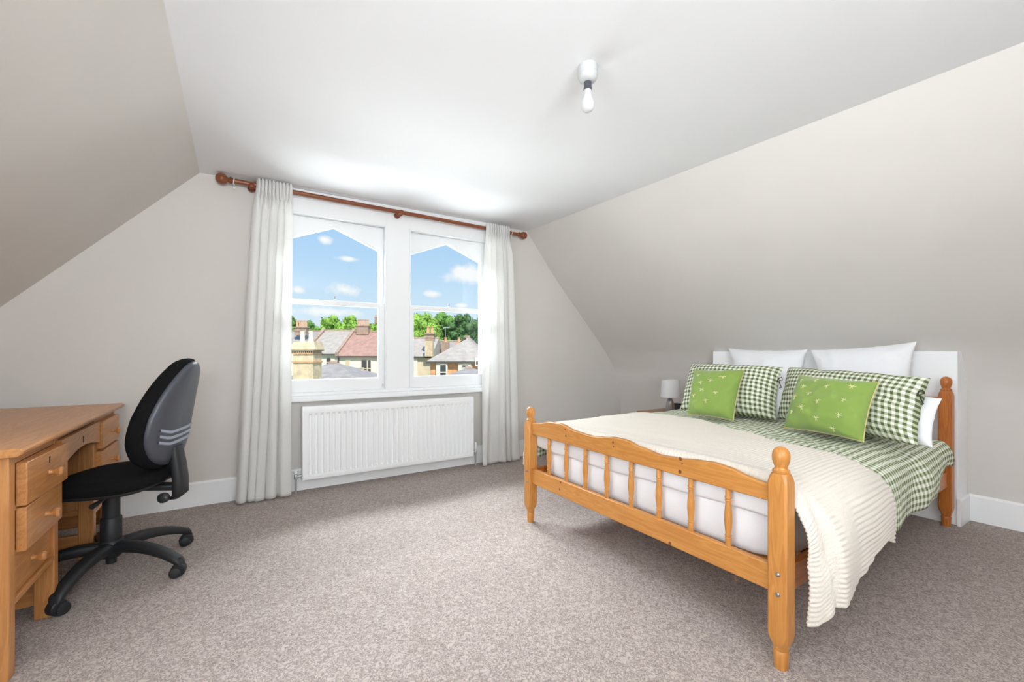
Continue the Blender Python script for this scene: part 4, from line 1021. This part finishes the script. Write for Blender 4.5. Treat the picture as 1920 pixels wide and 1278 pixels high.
# ------------------------------------------------------------------ outside: back gardens, terraces and trees
GZ = -5.6
E_ = Vector((CA, -SA, 0)); D_ = Vector((SA, CA, 0))     # along the terraces, and away from our window
def at(u, v, D): return Vector((0, 0, CAM_H)) + ray(u, v)*D
def ab(u, D): return (u-960)/F_PX*D                      # metres along the terrace direction
def hz(v, D): return CAM_H+(HOR-v)/F_PX*D
def W3(a, d, z): return E_*a + D_*d + UP*z
def ebox(bm, a0, a1, d0, d1, z0, z1): hexa(bm, [W3(a0, d0, z0), W3(a1, d0, z0), W3(a1, d1, z0), W3(a0, d1, z0), W3(a0, d0, z1), W3(a1, d0, z1), W3(a1, d1, z1), W3(a0, d1, z1)])
def ebo(name, a0, a1, d0, d1, z0, z1, mat, par, bevel=0.0):
    bm = nb(); ebox(bm, a0, a1, d0, d1, z0, z1); return obj(name, bm, mat, par, bevel=bevel, ang=30)
bm = nb(); box(bm, -140, 160, 5.5, 150, GZ-0.2, GZ); tag(obj('ground', bm, 'ground_grass'), 'garden ground between the houses', kind='structure')
def house(name, label, u0, u1, D, veave, vridge, wallmat, roofmat, rd=4.6, hip=(0, 0), wins=(), over=0.18):
    a0, a1 = ab(u0, D), ab(u1, D); ze, zr = hz(veave, D), hz(vridge, D+rd)
    h = thing(name, label, 'house', W3((a0+a1)/2, D+rd, GZ))
    ebo('wall', a0, a1, D, D+2*rd, GZ, ze, wallmat, h)
    # roof: two slopes, hipped where asked, with thickness
    o = over; th = 0.16
    E0 = [W3(a0-o, D-o, ze-0.04), W3(a1+o, D-o, ze-0.04), W3(a1+o, D+2*rd+o, ze-0.04), W3(a0-o, D+2*rd+o, ze-0.04)]
    R0, R1 = W3(a0-o+hip[0], D+rd, zr), W3(a1+o-hip[1], D+rd, zr)
    bm = nb(); e = [bm.verts.new(p) for p in E0]; r = [bm.verts.new(R0), bm.verts.new(R1)]
    e2 = [bm.verts.new(p-UP*th) for p in E0]
    bm.faces.new((e[0], e[1], r[1], r[0])); bm.faces.new((e[2], e[3], r[0], r[1])); bm.faces.new((e[1], e[2], r[1])); bm.faces.new((e[3], e[0], r[0]))
    for i in range(4): bm.faces.new((e[i], e2[i], e2[(i+1) % 4], e[(i+1) % 4]))
    bm.faces.new(e2[::-1])
    rf = obj('roof', bm, roofmat, h, ang=10)
    # ridge tiles, courses of slate and gutter
    bm = nb(); tube(bm, [R0+UP*0.03, R1+UP*0.03], 0.11, 8); obj('ridge_tiles', bm, 'brick_brown', rf)
    bm = nb(); ebox(bm, a0-o, a1+o, D-o-0.1, D-o+0.02, ze-0.2, ze-0.06); obj('gutter', bm, 'gutter_dark', h, ang=None)
    for (x0, x1, y0, y1, frm, pane, cross) in wins:
        wa0, wa1, wz1, wz0 = ab(x0, D), ab(x1, D), hz(y0, D), hz(y1, D)
        w = ebo('window', wa0-0.06, wa1+0.06, D-0.06, D+0.05, wz0-0.06, wz1+0.06, frm, h)
        ebo('pane', wa0, wa1, D-0.075, D-0.055, wz0, wz1, pane, w)
        if cross:
            zc = (wz0+wz1)/2; ebo('glazing_bar', wa0, wa1, D-0.1, D-0.07, zc-0.035, zc+0.035, frm, w)
    return h, rf
def chimney(par, u0, u1, D, vtop, vbot, mat, pots, potmat, dep=0.7, band=True, ptop=None):
    a0, a1, z1, z0 = ab(u0, D), ab(u1, D), hz(vtop, D), hz(vbot, D)
    c = ebo('chimney_stack', a0, a1, D, D+dep, z0, z1, mat, par)
    if band:
        ebo('chimney_cap', a0-0.08, a1+0.08, D-0.08, D+dep+0.08, z1-0.14, z1, 'brick_brown', c); ebo('chimney_cap', a0-0.04, a1+0.04, D-0.04, D+dep+0.04, z0+(z1-z0)*0.42, z0+(z1-z0)*0.42+0.1, 'brick_brown', c)
    for k in range(pots):
        ac = a0+(a1-a0)*(k+0.5)/pots; hp = (hz(ptop, D)-z1) if ptop else 0.6; rp_ = min(0.16, (a1-a0)/pots*0.42)
        bm = nb(); lathe(bm, [(rp_*1.1, 0), (rp_*1.1, hp*0.08), (rp_*0.85, hp*0.16), (rp_*0.8, hp*0.8), (rp_, hp*0.84), (rp_, hp), (rp_*0.7, hp)], W3(ac, D+dep/2, z1), n=12); obj('chimney_pot', bm, potmat, c)
    return c
# terrace seen through the left sash
hA, _ = house('terraced_house', 'far grey roofed terrace end at the left edge of the left sash', 505, 590, 52, 650, 621, 'render_white', 'slate_grey', 4.4)
chimney(hA, 552, 574, 53.5, 612, 628, 'brick_brown', 4, 'clay_pot', ptop=600)
hB, _ = house('terraced_house', 'white terraced house with pale slate roof left of the red roofed one', 566, 634, 45, 662, 620, 'render_white', 'slate_warm', 4.8,
              wins=((588, 592.5, 670.5, 678, 'render_white', 'dark_pane', False), (613, 620, 671, 686, 'blind_cream', 'dark_pane', True)))
# raised parapet between the two roofs
def parapet(par, a, D, rd, ze, zr, mat):
    bm = nb(); prism(bm, [(D-0.3, ze-0.3), (D-0.3, ze+0.12), (D+rd, zr+0.28), (D+rd, zr-0.3)], a-0.16, a+0.16, lambda p, t: W3(t, p[0], p[1])); return obj('parapet', bm, mat, par, ang=20)
parapet(hB, ab(634, 45)-0.05, 45, 4.8, hz(662, 45), hz(620, 49.8), 'brick_brown'); parapet(hB, ab(570, 45), 45, 4.8, hz(662, 45), hz(620, 49.8), 'brick_brown')
hC, _ = house('terraced_house', 'white house with red brown roof and a glazed door, right in the left sash', 636, 742, 44.6, 666, 622, 'render_white', 'roof_red', 4.8,
              wins=((648.5, 656, 675, 689, 'render_white', 'blind_cream', False), (678.5, 688, 675, 707, 'blind_cream', 'dark_pane', True), (690.5, 695.5, 675, 706, 'render_white', 'dark_pane', True)))
chimney(hC, 668, 690, 48.6, 609, 640, 'brick_brown', 4, 'clay_pot', ptop=598)
bm = nb(); tube(bm, [W3(ab(634.5, 44.5), 44.5, hz(666, 44.5)), W3(ab(634.5, 44.5), 44.5, hz(700, 44.5))], 0.06, 8); obj('downpipe', bm, 'gutter_dark', hC)
ex = ebo('garden_extension', ab(633, 40), ab(658, 40), 40, 43.5, GZ, hz(691, 40), 'render_cream', None); tag(ex, 'low cream rear extension below the white terraced houses', 'extension')
hN, _ = house('outbuilding', 'near slate lean-to roof beside the big chimney', 500, 684, 23.5, 722, 680, 'render_cream', 'slate_grey', 3.0, hip=(2.35, 2.85)); hN['category'] = 'outbuilding'
# big chimney stack in front
cs = thing('chimney', 'tall pale brick chimney with two white pots close to the left sash', 'chimney', W3(ab(568, 20), 20.4, GZ))
D = 20.0
ebo('stack', ab(549.5, D), ab(587, D), D, D+0.9, GZ, hz(664, D), 'brick_pale', cs)
ebo('string_course', ab(547.5, D), ab(589, D), D-0.05, D+0.95, hz(679.5, D), hz(677, D), 'brick_orange', cs)
ebo('corbel', ab(545.5, D), ab(588, D), D-0.06, D+0.96, hz(663.5, D), hz(661.5, D), 'brick_orange', cs)
for k in range(12):
    a = ab(545.5, D)+(ab(588, D)-ab(545.5, D))*(k+0.2)/12; ebo('dentil_brick', a, a+0.05, D-0.06, D+0.9, hz(661.5, D), hz(657.5, D), 'brick_brown', cs)
ebo('corbel', ab(544, D), ab(590, D), D-0.09, D+0.99, hz(657.5, D), hz(655.5, D), 'brick_brown', cs)
bm = nb(); hexa(bm, [W3(ab(545, D), D-0.1, hz(655.5, D)), W3(ab(592, D), D-0.1, hz(655.5, D)), W3(ab(592, D), D+1.0, hz(655.5, D)), W3(ab(545, D), D+1.0, hz(655.5, D)), W3(ab(550, D), D, hz(640, D)), W3(ab(589, D), D, hz(640, D)), W3(ab(589, D), D+0.85, hz(640, D)), W3(ab(550, D), D+0.85, hz(640, D))]); obj('flaunching', bm, 'brick_pale', cs, ang=20)
for u in (559.5, 575.5):
    zb, zt = hz(641, D), hz(620, D); bm = nb(); lathe(bm, [(0.13, 0), (0.12, 0.05), (0.105, 0.1), (0.10, (zt-zb)*0.85), (0.115, (zt-zb)*0.88), (0.115, zt-zb), (0.08, zt-zb)], W3(ab(u, D), D+0.4, zb), n=14); obj('chimney_pot', bm, 'pot_white', cs)
# houses seen through the right sash
hD, _ = house('terraced_house', 'beige rear house with grey roof left in the right sash', 752, 806, 42, 667, 634, 'render_cream', 'slate_warm', 4.2)
ebo('white_wall', ab(764, 42), ab(783, 42), 41.9, 42, GZ, hz(668, 42), 'render_white', hD)
chimney(hD, 796.5, 811, 41.3, 639, 668, 'brick_pale', 0, 'clay_pot', band=False)
chimney(hD, 797, 813, 42.2, 624, 640, 'brick_brown', 2, 'clay_pot', ptop=611)
hE, _ = house('terraced_house', 'grey roofed house with an aerial behind the hipped roof', 812, 880, 47, 668, 640, 'brick_pale', 'slate_grey', 4.2)
cE = chimney(hE, 828, 841, 46.5, 641, 664, 'brick_brown', 1, 'clay_pot', ptop=632, band=False)
bm = nb(); am, dm = ab(835, 46.8), 46.8
tube(bm, [W3(am, dm, hz(641, dm)), W3(am, dm, hz(613.5, dm))], 0.03, 6)
tube(bm, [W3(am-0.25, dm-0.1, hz(615, dm)), W3(am+0.5, dm+0.1, hz(613, dm))], 0.025, 6)
for q in (-0.2, 0.0, 0.2, 0.4): tube(bm, [W3(am+q, dm, hz(612, dm)), W3(am+q, dm, hz(617, dm))], 0.015, 5)
obj('aerial', bm, 'aerial_metal', hE, ang=None)
chimney(hE, 853.5, 866, 48, 642, 662, 'brick_orange', 1, 'clay_pot', ptop=632, band=False)
hF, _ = house('brick_house', 'orange brick house with hipped slate roof and white bays in the right sash', 807, 925, 31, 675.5, 632, 'brick_orange', 'slate_warm', 3.6, hip=(2.7, 2.7), over=0.25)
ebo('bay', ab(819, 31), ab(840, 31), 30.75, 31, GZ, hz(677, 31), 'render_white', hF)
ebo('bay', ab(860, 31), ab(884, 31), 30.75, 31, GZ, hz(677, 31), 'render_white', hF)
for x0, x1, y0, y1 in ((825.5, 836, 684, 696), (825.5, 836, 698.5, 708), (866.5, 878, 684.5, 687.5)):
    w = ebo('window', ab(x0, 30.7)-0.05, ab(x1, 30.7)+0.05, 30.70, 30.76, hz(y1, 30.7)-0.05, hz(y0, 30.7)+0.05, 'render_white', hF); ebo('pane', ab(x0, 30.7), ab(x1, 30.7), 30.68, 30.705, hz(y1, 30.7), hz(y0, 30.7), 'dark_pane', w)
w = ebo('window', ab(891, 30.6), ab(901, 30.6), 30.6, 31.0, hz(686, 30.6), hz(670, 30.6), 'render_white', hF); ebo('pane', ab(893, 30.6), ab(899.5, 30.6), 30.57, 30.6, hz(683, 30.6), hz(677, 30.6), 'dark_pane', w)
hG, _ = house('outbuilding', 'low grey hipped roof in front of the orange brick house', 832, 912, 24, 706.5, 690, 'brick_pale', 'slate_grey', 2.2, hip=(1.15, 1.15)); hG['category'] = 'outbuilding'
hT, _ = house('far_house', 'small far brick house right of the trees in the left sash', 699, 735, 82, 616, 600, 'brick_brown', 'brick_brown', 3.0)
chimney(hT, 702, 708, 82.5, 594, 606, 'brick_brown', 2, 'clay_pot', ptop=590, band=False)
# trees: leafy crowns of many small clumps over a trunk
def tree(label, u, vtop, vbot, D, halfpx, mat, seed, name='tree'):
    rnd = random.Random(seed); ztop, zbot = hz(vtop, D), hz(vbot, D); hw = halfpx/F_PX*D
    a = ab(u, D); t = thing(name, label, 'tree', W3(a, D, GZ), 'trees behind the houses')
    zc, hh = (ztop+zbot)/2, (ztop-zbot)/2
    bm = nb()
    # inner boughs
    clumps = []
    for k in range(46):
        th, ph = rnd.uniform(0, 2*PI), math.acos(rnd.uniform(-1, 1)); rr = rnd.uniform(0.45, 0.86)
        p = Vector((rr*hw*math.sin(ph)*math.cos(th), rr*hw*0.8*math.sin(ph)*math.sin(th), rr*hh*math.cos(ph)))
        clumps.append((p, rnd.uniform(0.22, 0.38)*min(hw, hh*1.1)))
    for p, r in clumps:
        m = Matrix.Translation(W3(a, D, zc)+E_*p.x+D_*p.y+UP*p.z)
        s = bmesh.ops.create_icosphere(bm, subdivisions=2, radius=r*0.86, matrix=m)
        for v in s['verts']:
            c = m.translation; dirv = (v.co-c); v.co = c+dirv*(1+0.35*mnoise.noise(v.co*1.3))
    # leaf tufts that break up the outline
    for k in range(3400):
        p, r = rnd.choice(clumps)
        n = Vector((rnd.gauss(0, 1), rnd.gauss(0, 1), rnd.gauss(0, 1))).normalized()
        c = W3(a, D, zc)+E_*p.x+D_*p.y+UP*p.z+n*r*rnd.uniform(0.85, 1.12)
        x = Vector((rnd.gauss(0, 1), rnd.gauss(0, 1), rnd.gauss(0, 1))).normalized(); y = n.cross(x).normalized(); sz = rnd.uniform(0.09, 0.2)*D/62
        bm.faces.new([bm.verts.new(c+x*sz), bm.verts.new(c+y*sz*0.7+n*sz*0.3), bm.verts.new(c-x*sz), bm.verts.new(c-y*sz*0.7+n*sz*0.2)])
    obj('crown', bm, mat, t, ang=60, fixn=False)
    bm = nb(); tube(bm, [W3(a, D, GZ), W3(a+0.1, D, GZ+(zc-GZ)*0.5), W3(a, D+0.1, zc)], [0.38, 0.28, 0.15], 10)
    for k in range(4):
        th = k*1.6; tube(bm, [W3(a, D, GZ+(zc-GZ)*0.7), W3(a+hw*0.4*math.cos(th), D+hw*0.3*math.sin(th), zc+hh*0.2)], [0.14, 0.05], 6)
    obj('trunk', bm, 'bark', t)
TREES = [('bright green tree at the far left of the left sash', 545, 587, 655, 78, 15, 'leaf_mid', 1), ('low bushy tree behind the chimney pots in the left sash', 585, 603, 660, 64, 20, 'leaf_mid', 2),
         ('rounded bright green tree in the middle of the left sash', 622, 591, 655, 77, 26, 'leaf_bright', 3), ('tall bright tree left of the red roof chimney', 655, 588, 655, 65, 22, 'leaf_bright', 4),
         ('green tree right of the red roof chimney', 694, 604, 655, 76, 20, 'leaf_bright', 5), ('light green spreading tree at the left of the right sash', 790, 584, 665, 57, 34, 'leaf_bright', 6),
         ('mid green tree behind the aerial in the right sash', 832, 582, 668, 68, 32, 'leaf_mid', 7), ('dark green tree behind the hipped roof', 868, 586, 668, 58, 32, 'leaf_dark', 8), ('dark green tree at the right edge of the right sash', 903, 588, 668, 69, 30, 'leaf_dark', 9)]
for lab, u, vt, vb, D, hp, mt, sd in TREES: tree(lab, u, vt, vb, D, hp, mt, sd)
# far tree line closing the view on both sides
bm = nb(); rnd = random.Random(77)
for k in range(150):
    th = R(-75+150*k/149); rr = 118+rnd.uniform(-5, 5); r = rnd.uniform(2.6, 4.6)
    c = Vector((rr*math.sin(th+YAW*0.5), rr*math.cos(th+YAW*0.5), GZ+rnd.uniform(2.0, 5.0)))
    s_ = bmesh.ops.create_icosphere(bm, subdivisions=2, radius=r, matrix=Matrix.Translation(c))
    for v in s_['verts']: v.co = c+(v.co-c)*(1+0.3*mnoise.noise(v.co*0.6)); v.co.z = max(v.co.z, GZ)
tag(obj('distant_tree_line', bm, 'leaf_mid', ang=60, fixn=False), 'distant green tree line far beyond the houses', 'trees', kind='stuff')
